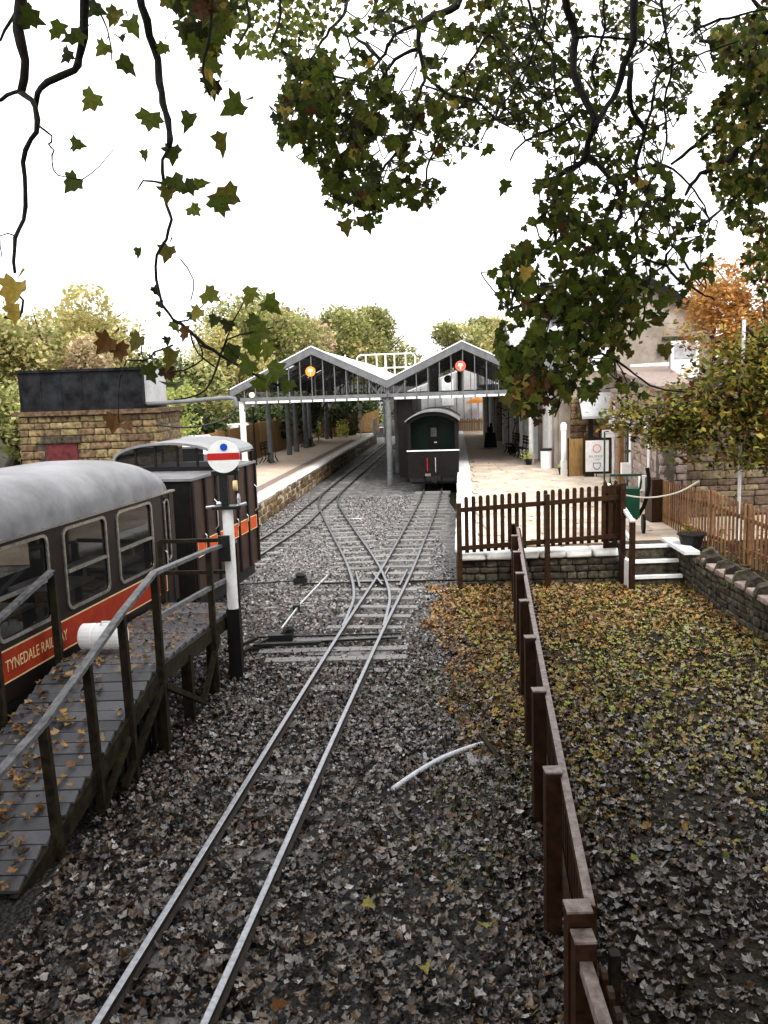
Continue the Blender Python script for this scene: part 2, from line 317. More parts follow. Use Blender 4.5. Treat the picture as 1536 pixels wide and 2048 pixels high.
def masonry(parent, a, b, z0, z1, th=.3, ch=(.12,.2), ln=(.2,.45), m='stone', zt0=None, cap=300, cut=None, core='wall_core'):
    """stones laid in courses on the near face from a to b (local x,y of the parent); near face is on the right-hand side going a to b"""
    a = Vector((*a,0)); b = Vector((*b,0)); d = b-a; L = d.length; d.normalize(); nrm = Vector((d.y,-d.x,0)); rz = math.atan2(d.y, d.x)
    zt0 = z1 if zt0 is None else zt0; n = 0; z = z0
    while z < max(z1, zt0)-.04 and n < cap:
        h = min(random.uniform(*ch), max(z1, zt0)-z); x = 0; x -= random.uniform(0, .1)
        while x < L-.03 and n < cap:
            w = random.uniform(*ln); x0 = max(x, 0); x1 = min(x+w, L)
            if L-x1 < .08: x1 = L
            top = zt0+(z1-zt0)*(x0+x1)/2/L; cx = (x0+x1)/2
            if z+h*.6 < top and x1-x0 > .04 and not (cut and cut(cx, z+h/2)):
                p = a+d*cx+nrm*(random.uniform(-.012,.018)-.07); hh = min(h, top-z)
                inst('stone', random.choice(SM[m]), (p.x, p.y, z+hh/2), (x1-x0-.014, .16, hh-.014), rz, parent); n += 1
            x = x1 if x1 < L else L
        z += h
    t = -nrm*th; q = nrm*-.05
    V = [(*(a+q).xy, z0), (*(b+q).xy, z0), (*(b+t).xy, z0), (*(a+t).xy, z0), (*(a+q).xy, zt0), (*(b+q).xy, z1), (*(b+t).xy, z1), (*(a+t).xy, zt0)]
    mesh(core, V, [(0,3,2,1),(4,5,6,7),(0,1,5,4),(1,2,6,5),(2,3,7,6),(3,0,4,7)], 'mortar', parent)
    return n
def smooth_path(P, step=.5):
    P = [Vector((*p,0)) if len(p) == 2 else Vector(p) for p in P]; out = []
    for i in range(len(P)-1):
        p0 = P[max(i-1,0)]; p1 = P[i]; p2 = P[i+1]; p3 = P[min(i+2,len(P)-1)]; n = max(2, int((p2-p1).length/step))
        for k in range(n):
            t = k/n; out.append(.5*((2*p1)+(p2-p0)*t+(2*p0-5*p1+4*p2-p3)*t*t+(3*p1-p0-3*p2+p3)*t**3))
    out.append(P[-1]); return out

# ------------------------------------------------------------------ ground
def grid(name, x0, x1, y0, y1, nx, ny, hf, m):
    V = [(x0+(x1-x0)*i/nx, y0+(y1-y0)*j/ny, hf(x0+(x1-x0)*i/nx, y0+(y1-y0)*j/ny)) for j in range(ny+1) for i in range(nx+1)]
    Fc = [(j*(nx+1)+i, j*(nx+1)+i+1, (j+1)*(nx+1)+i+1, (j+1)*(nx+1)+i) for j in range(ny) for i in range(nx)]
    return mesh(name, V, Fc, m, smooth=True)
def gz(x, y):
    z = .012*math.sin(x*3.1+y*1.7)+.01*math.sin(x*1.3-y*2.9)
    if x > 1.2: z += .02*min(1, (x-1.2))
    return z-.015
struct(mesh('terrain', [(-600,-60,-.06),(600,-60,-.06),(600,900,-.06),(-600,900,-.06)], [(0,1,2,3)], 'lawn'))
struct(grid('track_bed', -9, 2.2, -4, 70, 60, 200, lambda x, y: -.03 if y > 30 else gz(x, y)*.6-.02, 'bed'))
struct(grid('lawn', 1.15, 9, -4, 16.2, 40, 80, lambda x, y: gz(x, y)+.02*min(1,(x-1.15)*2), 'lawn'))

# tracks
main_c = [(-2.35,-2),(-1.9,1.5),(-1.48,4.68),(-.93,8.88),(-.375,13.0),(.19,16.96),(.87,22.46),(1.35,26.5),(1.76,30.37),(2.25,35.5),(4.3,60)]
left_c = [(-5.9,1.5),(-5.3,5.2),(-4.75,8.5),(-4.15,12),(-3.37,18.4),(-2.6,23.3),(-2.27,27),(-1.9,31),(-.67,45),(.23,55),(.65,60)]
over_c = [(-.42,12.7),(-.33,13.8),(-.27,15.0),(-.36,16.6),(-.62,18.9),(-1.1,22.3),(-1.55,25.6),(-1.83,28),(-1.92,30),(-1.80,32)]
G = .325
def offset(P, d):
    out = []
    for i, p in enumerate(P):
        t = (P[min(i+1,len(P)-1)]-P[max(i-1,0)]).normalized(); out.append(p+Vector((t.y,-t.x,0))*d)
    return out
def rail(P, parent, base=.0, name='rail', w=.025, h=.085):
    prof = [(-.04,0),(-.012,.02),(-.010,h-.03),(-w,h-.022),(-w,h-.004),(-w+.006,h),(w-.006,h),(w,h-.004),(w,h-.022),(.010,h-.03),(.012,.02),(.04,0)]
    V = []; Fc = []; fm = []; n = len(prof)
    for i, p in enumerate(P):
        t = (P[min(i+1,len(P)-1)]-P[max(i-1,0)]).normalized(); r = Vector((t.y,-t.x,0))
        V += [tuple(p+r*a+Vector((0,0,base+b))) for a, b in prof]
    for i in range(len(P)-1):
        for j in range(n-1): Fc.append((i*n+j, (i+1)*n+j, (i+1)*n+j+1, i*n+j+1)); fm.append(1 if 4 <= j <= 6 else 0)
    return mesh(name, V, Fc, None, parent, mats=['rail_side','rail_top'], fm=fm, world=True)
slp = B().box(-.5,.5,-.5,.5,-.5,.5); SLP = bpy.data.meshes.new('sleeper'); SLP.from_pydata(slp.V, [], slp.F); SLP.materials.append(M['sleeper'])
def sleepers(P, parent, y0, y1, pitch=.66, L=1.25, zt=.012, jit=.06, skip=None):
    acc = 0
    for i in range(len(P)-1):
        a, b = P[i], P[i+1]; acc += (b-a).length
        if acc >= pitch:
            acc -= pitch
            if y0 < b.y < y1 and not (skip and skip(b)):
                t = (b-a).normalized(); z = zt+.022+random.uniform(-.008,.006)-.05*max(0,min(1,(12.0-b.y)/3))
                q = b-parent.location
                inst('sleeper', SLP, (q.x+random.uniform(-jit,jit), q.y, z-.06), (L+random.uniform(-.08,.08), .17, .12), math.atan2(t.y,t.x)-math.pi/2+random.uniform(-.02,.02), parent)
mp_ = smooth_path(main_c, .22); lp_ = smooth_path(left_c, .22); op_ = smooth_path(over_c, .22)
T1 = thing('railway_track', 'narrow gauge track running from the bottom of the picture to the dark van', 'railway track', (-1.48,4.68,0))
rail(offset(mp_, -G), T1, .01); rail(offset(mp_, G), T1, .01); sleepers(mp_, T1, -2, 31)
T2 = thing('railway_track', 'narrow gauge track beside the left platform running under the left canopy', 'railway track', (-2.6,23.3,0))
rail(offset(lp_, -G), T2, .01); rail(offset(lp_, G), T2, .01); sleepers(lp_, T2, 3, 60)
T3 = thing('railway_track', 'crossover track curving from the main line to the platform line, with frog and check rails', 'railway track', (-.4,13,0))
rail(offset([p for p in op_ if p.y > 12.9], -G), T3, .012)
rail(offset([p for p in op_ if p.y > 12.9], G), T3, .012)
sleepers([p+Vector((0,.33,0)) for p in op_], T3, 17.3, 29, L=1.15, zt=.009)
for y in (15.2, 15.9, 16.6, 17.3):   # long timbers under the frog
    inst('sleeper', SLP, (-.35-T3.location.x, y-T3.location.y, -.048), (2.3, .18, .12), -.03, T3)
rail([Vector((-.62+.0,17.15,0)), Vector((-.57,16.6,0)), Vector((-.52,16.0,0)), Vector((-.50,15.75,0))], T3, .012, 'check_rail', .02)
rail([Vector((.44,17.2,0)), Vector((.36,16.6,0)), Vector((.25,15.8,0))], T3, .012, 'check_rail', .02)
rail([Vector((-.28,17.1,0)), Vector((-.16,16.4,0)), Vector((-.07,15.9,0))], T3, .012, 'wing_rail', .02)
rail([Vector((.08,17.6,0)), Vector((.0,17.0,0)), Vector((-.03,16.7,0))], T3, .012, 'wing_rail', .02)
lever = thing('point_lever', 'black iron point mechanism and rods lying left of the crossover blades', 'point mechanism', (-1.1,12.3,0))
for y, x0, x1 in ((12.05,-1.9,.28),(12.55,-1.85,.2),(11.62,-1.75,.25)):
    inst('timber', SLP, (x0/2+x1/2-lever.location.x, y-lever.location.y, -.02), (x1-x0, .19, .12), -.02, lever)
b = B().bar((-.85,.0,.07),(1.25,.12,.07),.03,.03).bar((-.9,-.12,.09),(.1,-.08,.09),.03,.04).bar((-.9,.35,.08),(1.3,.3,.08),.025,.025); b.build('stretcher_rod', 'iron', lever)
B().box(-.72,-.35,.2,.42,.04,.14).tube([(-.55,.3,.1),(-.42,.34,.2)],.03).lathe(-.4,.36,[(.055,.14),(.06,.2),(.03,.24)],10).build('crank_box', 'iron', lever)
B().bar((-1.05,-.35,.05),(-.7,.25,.09),.05,.04).bar((-.95,-.2,.05),(-.55,.05,.06),.05,.04).bar((-1.15,-.1,.07),(-.9,.3,.08),.04,.04).build('crank_arm', 'iron', lever)
rod = thing('signal_rod', 'long thin iron point rod lying across ballast between box and weight', 'rod', (-1.65,14.5,0))
B().tube([(-.05,-1.3,.05),(.1,.2,.05),(.45,2.55,.05)],.018,6).build('rod', 'galv', rod)
B().box(.0,.12,-.05,.1,0,.1).build('roller', 'iron', rod)
cr = thing('counterweight', 'small black point weight box on the ballast left of the crossing', 'counterweight', (-1.72,16.6,0))
B().box(-.12,.14,-.1,.12,0,.13).lathe(.02,0,[(.09,.13),(.11,.18),(.05,.23)],10).build('box', 'iron', cr)
B().tube([(-2.3,-.25,.04),(-.9,-.1,.05),(-.1,0,.06)],.012,6).build('rod', 'iron', cr)
B().bar((.1,-.25,.05),(3.2,-.35,.05),.03,.03).build('rod', 'iron', cr)
for (x,y,w,rz,lb) in ((-1.55,14.7,.5,.02,'pale plank on the ballast left of the point rod, right piece'),(-2.1,14.65,.3,.0,'short pale plank on the ballast nearest the signal post'),(-.95,24.9,.55,-.03,'white plank lying by the crossover rails before the platform'),(1.15,15.6,.42,.7,'pale angled board on the ballast at the platform corner')):
    o = B().box(-w/2,w/2,-.04,.04,0,.03).build('plank', 'whitestone' if lb.startswith('white') or 'corner' in lb else 'sleeper'); o.location = (x,y,0); o.rotation_euler = (0,0,rz); tag(o, lb, 'plank')
P = [(-.93,-.52,.03),(-.7,-.2,.03),(-.4,.12,.04),(-.05,.38,.04),(.05,.42,.04)]
o = B().tube(smooth_path(P,.1),.026,8).build('curved_pipe', 'pipe', smooth=True); o.location = (.93,8.12,0); tag(o, 'pale curved plastic pipe lying on leaves right of the rails', 'pipe')
o = B().box(-.16,.14,-.14,.16,-.02,.035).build('paving_slab', 'sleeper'); o.location = (.93,8.2,0); tag(o, 'grey slab half buried by leaves beside the curved pipe', 'slab')
o = B().bar((0,0,.0),(-.18,.42,.16),.05,.03).build('broken_stake', 'oldwood'); o.location = (1.12,8.1,0); tag(o, 'dark broken stake leaning beside grey slab at the fence', 'stake')

# ------------------------------------------------------------------ platforms
PH = .68
rp = thing('station_platform', 'paved right platform with whitewashed edge and stone retaining wall', 'platform', (1.4,16,0))
def edgeR(y): return 1.38+(y-16)*.093 if y < 40 else 3.61+(y-40)*.085
V = [(edgeR(16),16,0),(4.42,15.85,0),(4.42,16.4,0),(9.5,16.6,0),(9.5,62,0),(edgeR(62),62,0),(edgeR(40),40,0),(edgeR(28),28,0)]
n = len(V); VV = V+[(x,y,PH-.05) for x,y,z in V]
mesh('platform_body', VV, [tuple(range(n,2*n))]+[(i,(i+1)%n,(i+1)%n+n,i+n) for i in range(n)], 'gravelpath', rp, world=True)
# paving flags near the camera
k = 0
for j in range(34):
    y = 16.35+j*.62; hh = .6
    x = edgeR(y+.3)+.42+random.uniform(0,.25)
    while x < (6.1 if y < 20 else 6.6) and k < 290:
        w = random.uniform(.45,.95); inst('paving_flag', SM['slabs'][k%5], (x+w/2-1.4, y+hh/2-16, PH-.028+random.uniform(-.002,.002)), (w-.012, hh-.012, .06), 0, rp); x += w; k += 1
# coping edge, whitewashed
y = 16.05
while y < 60:
    L = 1.0 if y < 34 else 3
    x = edgeR(y+L/2); inst('edge_stone', SM['whitestone'][int(y)%5], (x+.19-1.4, y+L/2-16, PH-.03), (.46, L-.01, .11), -math.atan(edgeR(y+L)-edgeR(y))/L*1.0, rp); y += L
for ya, yb in ((28,16),(40,28),(60,40)): masonry(rp, (edgeR(ya)-1.4, ya-16), (edgeR(yb)-1.4, yb-16+(.05 if yb==16 else 0)), 0, PH-.09, .2, (.18,.24), (.35,.6) if ya<41 else (2,3), 'stone', cap=90)
for i in range(6):
    w = .5; inst('coping_stone', SM['whitestone'][i%5], (.0+.25+i*.5, -.13, PH-.065), (w-.012, .42, .15), -.02, rp)
nst = masonry(rp, (-.05,-.2), (3.0,-.33), 0, PH-.13, .35, (.11,.17), (.18,.36), 'stonedark', cap=120)
# steps
st = thing('stone_steps', 'three white edged stone steps up to the right platform', 'steps', (4.95,15.3,0))
for i in range(3):
    z1 = .23*(i+1)-.0; y0 = -.02+i*.3
    B().box(-.42-.0,.5+.03*i,y0+.03,y0+.9,z1-.23,z1-.05).build('riser', 'stonedark', st)
    B().box(-.44,.5+.03*i,y0,y0+(.34 if i<2 else .5),z1-.05,z1+.002*i).build('tread', 'stonedark', st)
    B().box(-.44,.5+.03*i,y0-.006,y0+.09,z1-.052,z1+.006).build('white_nosing', 'white', st)
# left platform
lp = thing('station_platform', 'gravel topped left platform with broad white edge and stone face', 'platform', (-3.7,24,0))
def edgeL(y): return -3.67+(y-23.8)*.0871
ye = 19.5
V = [(edgeL(ye),ye,0),(edgeL(62),62,0),(-9,62,0),(-9,ye,0)]; n = 4
mesh('platform_body', V+[(x,y,PH-.06) for x,y,z in V], [(7,6,5,4)]+[(i,(i+1)%n,(i+1)%n+n,i+n) for i in range(n)], 'gravelpath', lp, world=True)
mesh('platform_top', [(edgeL(ye)-.3,ye,PH-.004),(edgeL(61.9)-.3,61.9,PH-.004),(-8.9,61.9,PH-.004),(-8.9,ye,PH-.004)], [(0,1,2,3)], 'gravelpath', lp, world=True)
y = ye
while y < 61:
    L = .9 if y < 40 else 2.4
    inst('edge_stone', SM['whitestone'][int(y*3)%5], (edgeL(y+L/2)-.2+3.7, y+L/2-24, PH-.03), (.42, L-.01, .09), -.087, lp); y += L
masonry(lp, (edgeL(46)+3.7, 46-24), (edgeL(62)+3.7, 62-24), 0, PH-.08, .2, (.29,.3), (2,3), 'stonetan', cap=20)
masonry(lp, (edgeL(ye)+3.7, ye-24), (edgeL(46)+3.7, 46-24), 0, PH-.08, .2, (.19,.22), (.28,.5), 'stonetan', cap=270)
# brick path strip beside the edge
B().box(-.0,.35,0,30,0,.004).build('worn_strip', 'stonepink', None).name = 'worn_strip'
o = bpy.data.objects['worn_strip']; o.parent = lp; o.location = (edgeL(24)+3.7-.95, 0, PH-.002); o.rotation_euler = (0,0,-.087)

# ------------------------------------------------------------------ carriage (far end towards the station)
CA = -math.atan(.168)
cl = Vector((-3.115,12.5,0))-Vector((math.cos(CA)*.95, math.sin(CA)*.95, 0))
coach = thing('railway_carriage', 'dark brown narrow gauge carriage with domed grey roof and red lettered band', 'carriage', cl, CA)
wins = [(-.80,-1.80),(-2.12,-3.09),(-3.44,-4.41),(-4.76,-5.73),(-6.08,-7.05),(-7.4,-8.37)]
Z0, ZC, ZW0, ZW1 = .78, 2.42, 1.42, 2.33
body = B()
for sx in (.95, -.92):
    body.box(sx-.03, sx, -10.5, 0, Z0, ZW0); body.box(sx-.03, sx, -10.5, 0, ZW1, ZC)
    ed = [0, -.2, -.2-.14]; yy = 0
    spans = [(-.2,-.36)]+wins
    for (a, bb) in spans:
        body.box(sx-.03, sx, a, yy, ZW0, ZW1); yy = bb
    body.box(sx-.03, sx, -10.5, yy, ZW0, ZW1)
body.box(-.92,.92,-.03,0,Z0,ZC).box(-.92,.92,-10.5,-10.47,Z0,ZC).box(-.92,.92,-10.4,-.05,Z0,Z0+.06)
body.build('body', 'coach', coach)
def rrect(w, h, r, n=4):
    P = []
    for cx, cy, a0 in ((w/2-r,h/2-r,0),(-w/2+r,h/2-r,90),(-w/2+r,-h/2+r,180),(w/2-r,-h/2+r,270)):
        for i in range(n+1): a = R(a0+90*i/n); P.append((cx+r*math.cos(a), cy+r*math.sin(a)))
    return P
def win_frame(parent, x, yc, zc, w, h, name='window', fw=.035, m='brass', side=1):
    O = rrect(w+2*fw-.02, h+2*fw-.02, .10); I = rrect(w-.02, h-.02, .08); n = len(O); V = []
    for dx in (0, .018):
        V += [(x+dx*side, yc+a, zc+b2) for a, b2 in O]+[(x+dx*side, yc+a, zc+b2) for a, b2 in I]
    Fc = []
    for i in range(n):
        j = (i+1)%n
        Fc += [(2*n+i,2*n+j,3*n+j,3*n+i),(i,j,2*n+j,2*n+i),(n+j,n+i,3*n+i,3*n+j)]
    f = mesh(name, V, Fc, m, parent)
    pane = mesh('pane', [(x-.012,yc-w/2,zc-h/2),(x-.012,yc+w/2,zc-h/2),(x-.012,yc+w/2,zc+h/2),(x-.012,yc-w/2,zc+h/2)], [(0,1,2,3)], 'glass', f)
    # corner fillets behind the rounded frame
    return f
for (a, bb) in wins:
    yc = (a+bb)/2; w = a-bb; zc = (ZW0+ZW1)/2; h = ZW1-ZW0
    f = win_frame(coach, .951, yc, zc, w, h)
    B().box(.935,.972,bb+.03,a-.03,zc-.05,zc-.015).build('transom', 'brass', f)
    B().box(.90,.925,yc-.02,yc+.02,zc-.20,zc-.06).build('latch', 'plastic', f)
    B().box(.1,.86,yc-.32,yc+.32,ZW0+.16,ZW0+.2).build('table', 'plastic', coach)
win_frame(coach, .951, -.28, 1.86, .15, .9, 'door_window', .02)
B().box(.953,.962,-.40,-.393,Z0,ZC-.03).box(.953,.962,-.17,-.163,Z0,ZC-.03).build('door_edge', 'vanblack', coach)
B().tube([(.965,-.42,1.35),(.99,-.42,1.38),(.99,-.42,1.55),(.965,-.42,1.58)],.008,6).build('door_handle', 'galv', coach)
B().box(.951,.957,-10.4,-.43,1.0,1.31).build('red_band', 'red', coach)
B().box(.951,.959,-10.4,-.43,1.31,1.325).box(.951,.959,-10.4,-.43,.985,1.0).box(.951,.959,-.43,-.415,.985,1.325).build('gold_line', 'gold', coach)
text('lettering', 'SOUTH TYNEDALE RAILWAY', .17, 'gold', coach, (.958, -4.80, 1.095), (R(90),0,R(90)), width=1.62)
B().box(.951,.985,-10.5,.0,2.395,2.42).build('cantrail', 'brass', coach)
B().box(-.8,.8,-10.4,-.1,.3,.77).box(.78,.94,-10.4,-.1,.66,.77).build('underframe', 'iron', coach)
# roof: grid over length and arch, domed end
V = []; nu = 20; ys = [-10.6]+[-10+i*.8 for i in range(11)]+[-1.6,-1.3,-1.05,-.8,-.55,-.35,-.2,-.08,0,.05]
for y in ys:
    t = max(0, (y+1.5)/1.55); hz = math.sqrt(max(0, 1-t**2.6)); wx = 1 - .16*max(0,(y+.7)/.75)**2.5
    for i in range(nu+1):
        a = math.pi*i/nu; ca = math.cos(a); x = math.copysign(abs(ca)**.62, ca)*.99*wx; z = 2.41+.56*hz*math.sin(a)**.8
        V.append((x, y, z))
Fc = [(j*(nu+1)+i, (j+1)*(nu+1)+i, (j+1)*(nu+1)+i+1, j*(nu+1)+i+1) for j in range(len(ys)-1) for i in range(nu)]
mesh('roof', V, Fc, 'coachroof', coach, smooth=True)
rv = B()
for i in range(26): rv.lathe(.992*1.0, -10+i*.38, [(.006,2.425),(.010,2.432),(.004,2.44)], 6)
rv.build('gutter_rivet', 'brass', coach)
for y in (-1.6,-2.6,-8,-9):
    B().disc((0.28,y,.26),.26,.07,20,'x').disc((-.33,y,.26),.26,.07,20,'x').build('wheelset', 'iron', coach)

# locomotive behind it
lo = thing('diesel_locomotive', 'boxy brown locomotive with glazed arched cab behind the carriage', 'locomotive', cl, CA)
B().box(-.93,.93,.75,3.95,.55,2.46).build('body', 'loco', lo)
B().box(-.9,.9,.735,.75,.5,2.44).build('end_panel', 'vanblack', lo)
for i in range(4): B().box(-.95,.965,.7+i*.82,.7+(i+1)*.82-.01,2.46,2.50).build('roof_sheet', 'coachroof', lo)
for y in (.76,1.28,1.80,2.35,2.86,3.40,3.93): B().box(.93,.965,y-.035,y+.035,.55,2.46).build('door_post', 'vanblack', lo)
for k, (a, bb) in enumerate(((.86,1.22),(1.32,1.72),(1.85,2.28),(2.42,2.80),(2.92,3.34),(3.46,3.88))):
    p = B().box(.931,.942,a,bb,1.22,1.45).build('orange_panel', 'orange', lo)
    B().box(.931,.946,a-.01,bb+.01,1.21,1.222).box(.931,.946,a-.01,bb+.01,1.45,1.462).box(.931,.946,a-.012,a,1.21,1.46).box(.931,.946,bb,bb+.012,1.21,1.46).build('gold_edge', 'gold', p)
    B().tube([(.95,bb-.05,1.55),(1.0,bb-.05,1.6),(1.0,bb-.05,2.0),(.95,bb-.05,2.05)] if k in (1,5) else [(.95,bb-.04,1.40),(.975,bb-.04,1.43),(.975,bb-.04,1.52),(.95,bb-.04,1.55)],.010,6).build('handrail', 'galv', lo)
B().box(-.85,.85,.8,3.9,.3,.56).build('underframe', 'iron', lo)
# cab
def arch(z0, h, w, n=14): return [(w*math.cos(math.pi*i/n), z0+h*math.sin(math.pi*i/n)) for i in range(n+1)]
y0, y1 = 2.0, 3.9; cab = B()
A = arch(2.74,.26,.95); V = [(x,y0-.06,z) for x,z in A]+[(x,y1,z) for x,z in A]+[(x*.97,y0-.06,z-.04) for x,z in A]+[(x*.97,y1,z-.04) for x,z in A]; n = len(A)
Fc = [(i,i+1,n+i+1,n+i) for i in range(n-1)]+[(2*n+i,3*n+i,3*n+i+1,2*n+i+1) for i in range(n-1)]+[(i,2*n+i,2*n+i+1,i+1) for i in range(n-1)]+[(n+i,n+i+1,3*n+i+1,3*n+i) for i in range(n-1)]
mesh('cab_roof', V, Fc, 'coachroof', lo, smooth=False)
b = B().box(-.92,.92,y0,y0+.03,2.50,2.57)
for x in (-.92,-.56,-.2,.2,.56,.92): b.box(x-.018,x+.018,y0-.001,y0+.031,2.57,2.72+.26*math.sqrt(max(0,1-(x/.95)**2))-.03)
b.bar((.9,y0+.1,2.75),(.9,y1,2.75),.04,.04).bar((-.9,y0+.1,2.75),(-.9,y1,2.75),.04,.04).bar((.9,y1,2.5),(.9,y1,2.76),.04,.04).bar((-.9,y1,2.5),(-.9,y1,2.76),.04,.04)
b.build('window_frame', 'vanblack', lo)
for a, bb in ((-.9,-.58),(-.54,-.22),(-.18,.18),(.22,.54),(.58,.9)):
    z = 2.70+.26*math.sqrt(max(0,1-(max(abs(a),abs(bb))/.95)**2)); mesh('pane', [(a,y0+.015,2.57),(bb,y0+.015,2.57),(bb,y0+.015,z),(a,y0+.015,z)], [(0,1,2,3)], 'glass', lo)

# ------------------------------------------------------------------ brake van at the right platform
va = -math.atan(.095)
van = thing('brake_van', 'black and dark green veranda van standing at the right platform', 'railway van', (1.86,31.0,0), va)
def roofpts(w, zc, rise, n=16): return [(-w+2*w*i/n, zc+rise*(1-abs(-1+2*i/n)**2.3)) for i in range(n+1)]
A = roofpts(1.0,2.62,.36); n = len(A); V = [(x,y,z) for y in (-.12,5.4) for x,z in A]+[(x,y,z-.055) for y in (-.12,5.4) for x,z in A]
Fc = [(i,i+1,n+i+1,n+i) for i in range(n-1)]+[(2*n+i,3*n+i,3*n+i+1,2*n+i+1) for i in range(n-1)]+[(i,2*n+i,2*n+i+1,i+1) for i in range(n-1)]+[(0,n,3*n,2*n),(n-1,3*n-1,4*n-1,2*n-1)]
mesh('roof', V, Fc, 'vanroof', van, smooth=False)
A2 = [(x*.92,z-.06) for x,z in A]
def endwall(y, z0, m, name, pr=van): 
    V = [(x,y,z) for x,z in A2]+[(A2[-1][0],y,z0),(A2[0][0],y,z0)]; return mesh(name, V, [tuple(reversed(range(len(V))))], m, pr)
endwall(.95,.6,'darkgreen','bulkhead'); endwall(5.25,.6,'darkgreen','end_wall')
# arched valance of the veranda opening
O = [(x,z) for x,z in A2]; I = [(x*.86, 2.52+.27*(1-abs(x/.95)**2.2)) for x,z in A2]; n2 = len(O)
V = [(x,.0,z) for x,z in O+I]+[(x,.04,z) for x,z in O+I]
mesh('valance', V, [(i,n2+i,n2+i+1,i+1) for i in range(n2-1)]+[(n2+i,3*n2+i,3*n2+i+1,n2+i+1) for i in range(n2-1)], 'vanblack', van)
for s in (-1,1):
    B().box(*(sorted((s*.92,s*.89))),.05,5.25,.55,2.64).build('side_wall', 'vanblack', van)
    B().box(*(sorted((s*.92,s*.80))),0,.06,1.5,2.6).build('corner_post', 'vanblack', van)
B().box(-.93,.93,-.02,.05,.52,1.50).build('end_panel', 'vanblack', van)
B().box(-.96,.96,-.05,.06,1.50,1.54).build('white_rail', 'white', van)
B().box(-.9,.9,.05,.95,.9,.95).build('veranda_floor', 'vanblack', van)
d = B().box(-.2,.2,.9,.948,.96,2.42).build('door', 'vanblack', van); B().box(-.10,.12,.88,.9,1.98,2.30).build('door_window', 'greyrail', d)
B().box(.02,.12,.86,.9,1.74,1.78).build('handle', 'white', d)
B().tube([(-.22,-.05,.75),(-.22,-.09,.8),(-.22,-.09,1.25)],.016,6).build('brake_hose', 'signred', van)
B().tube([(.08,-.05,.7),(.08,-.09,.75),(.08,-.09,1.22),(.08,-.05,1.25)],.018,6).build('grab_handle', 'galv', van)
B().tube([(-.38,-.04,1.0),(-.38,-.07,1.04),(-.38,-.07,1.3),(-.38,-.04,1.33)],.012,6).build('grab_handle', 'iron', van)
B().box(-.26,.26,-.2,-.02,.42,.6).disc((0,-.25,.5),.12,.06,14).tube([(.1,-.2,.55),(.12,-.28,.42),(.05,-.28,.34)],.02,6).build('coupler', 'iron', van)
B().box(-.3,-.1,-.14,-.03,.6,.68).build('lamp_bracket', 'browntop', van)
B().box(-.8,.8,.1,5.2,.3,.6).box(-.88,-.3,-.02,.1,.38,.53).box(.3,.88,-.02,.1,.38,.53).build('underframe', 'iron', van)
for y in (1.1,3.9): B().disc((-.33,y,.29),.27,.07,20,'x').disc((.33,y,.29),.27,.07,20,'x').build('wheelset', 'iron', van)

# ------------------------------------------------------------------ disc signal
sg = thing('ground_signal', 'white disc signal with red bar on tall white and black post by gangway', 'railway signal', (-2.05,11.04,0), R(2))
B().box(-.085,.085,-.085,.085,0,.96).build('post_base', 'vanblack', sg)
B().lathe(0,0,[(.072,.94),(.072,2.30)],16).build('post', 'white', sg, smooth=False)
B().box(-.13,.02,-.13,-.075,1.62,1.96).build('relay_box', 'iron', sg)
B().box(-.19,.19,-.1,.1,2.30,2.34).build('bracket_plate', 'iron', sg)
B().tube([(-.27,-.03,2.33),(-.16,-.03,2.34)],.018,6).tube([(.14,-.05,2.34),(.26,-.05,2.37)],.022,6).lathe(.16,-.05,[(.02,2.34),(.025,2.44),(.012,2.5)],8).lathe(-.1,-.03,[(.035,2.34),(.04,2.38),(.02,2.4)],8).build('bolt', 'galv', sg)
B().bar((-.03,0,2.34),(-.03,0,2.82),.11,.07).bar((-.14,.02,2.48),(-.12,.02,2.8),.02,.03).bar((.13,.05,2.38),(.12,.05,2.82),.03,.03).box(-.18,.17,-.02,.12,2.74,2.80).build('lamp_frame', 'iron', sg)
B().disc((.12,.0,2.6),.07,.05,14,'x').build('lamp', 'gold', sg)
B().lathe(.08,.1,[(.07,2.8),(.075,2.98),(.05,3.06)],12).build('lamp_house', 'iron', sg)
dz = 2.99; B().disc((0,-.07,dz),.212,.012,40).build('disc', 'white', sg)
hw = .2115
B().add([(-math.sqrt(hw**2-.045**2)+.0,-.079,dz-.045),(math.sqrt(hw**2-.045**2),-.079,dz-.045),(hw,-.079,dz),(math.sqrt(hw**2-.045**2),-.079,dz+.045),(-math.sqrt(hw**2-.045**2),-.079,dz+.045),(-hw,-.079,dz)],[(0,1,2,3,4,5)]).build('red_bar', 'signred', sg)
B().disc((.01,-.078,dz+.12),.048,.012,16).build('blue_lens', 'blue', sg)

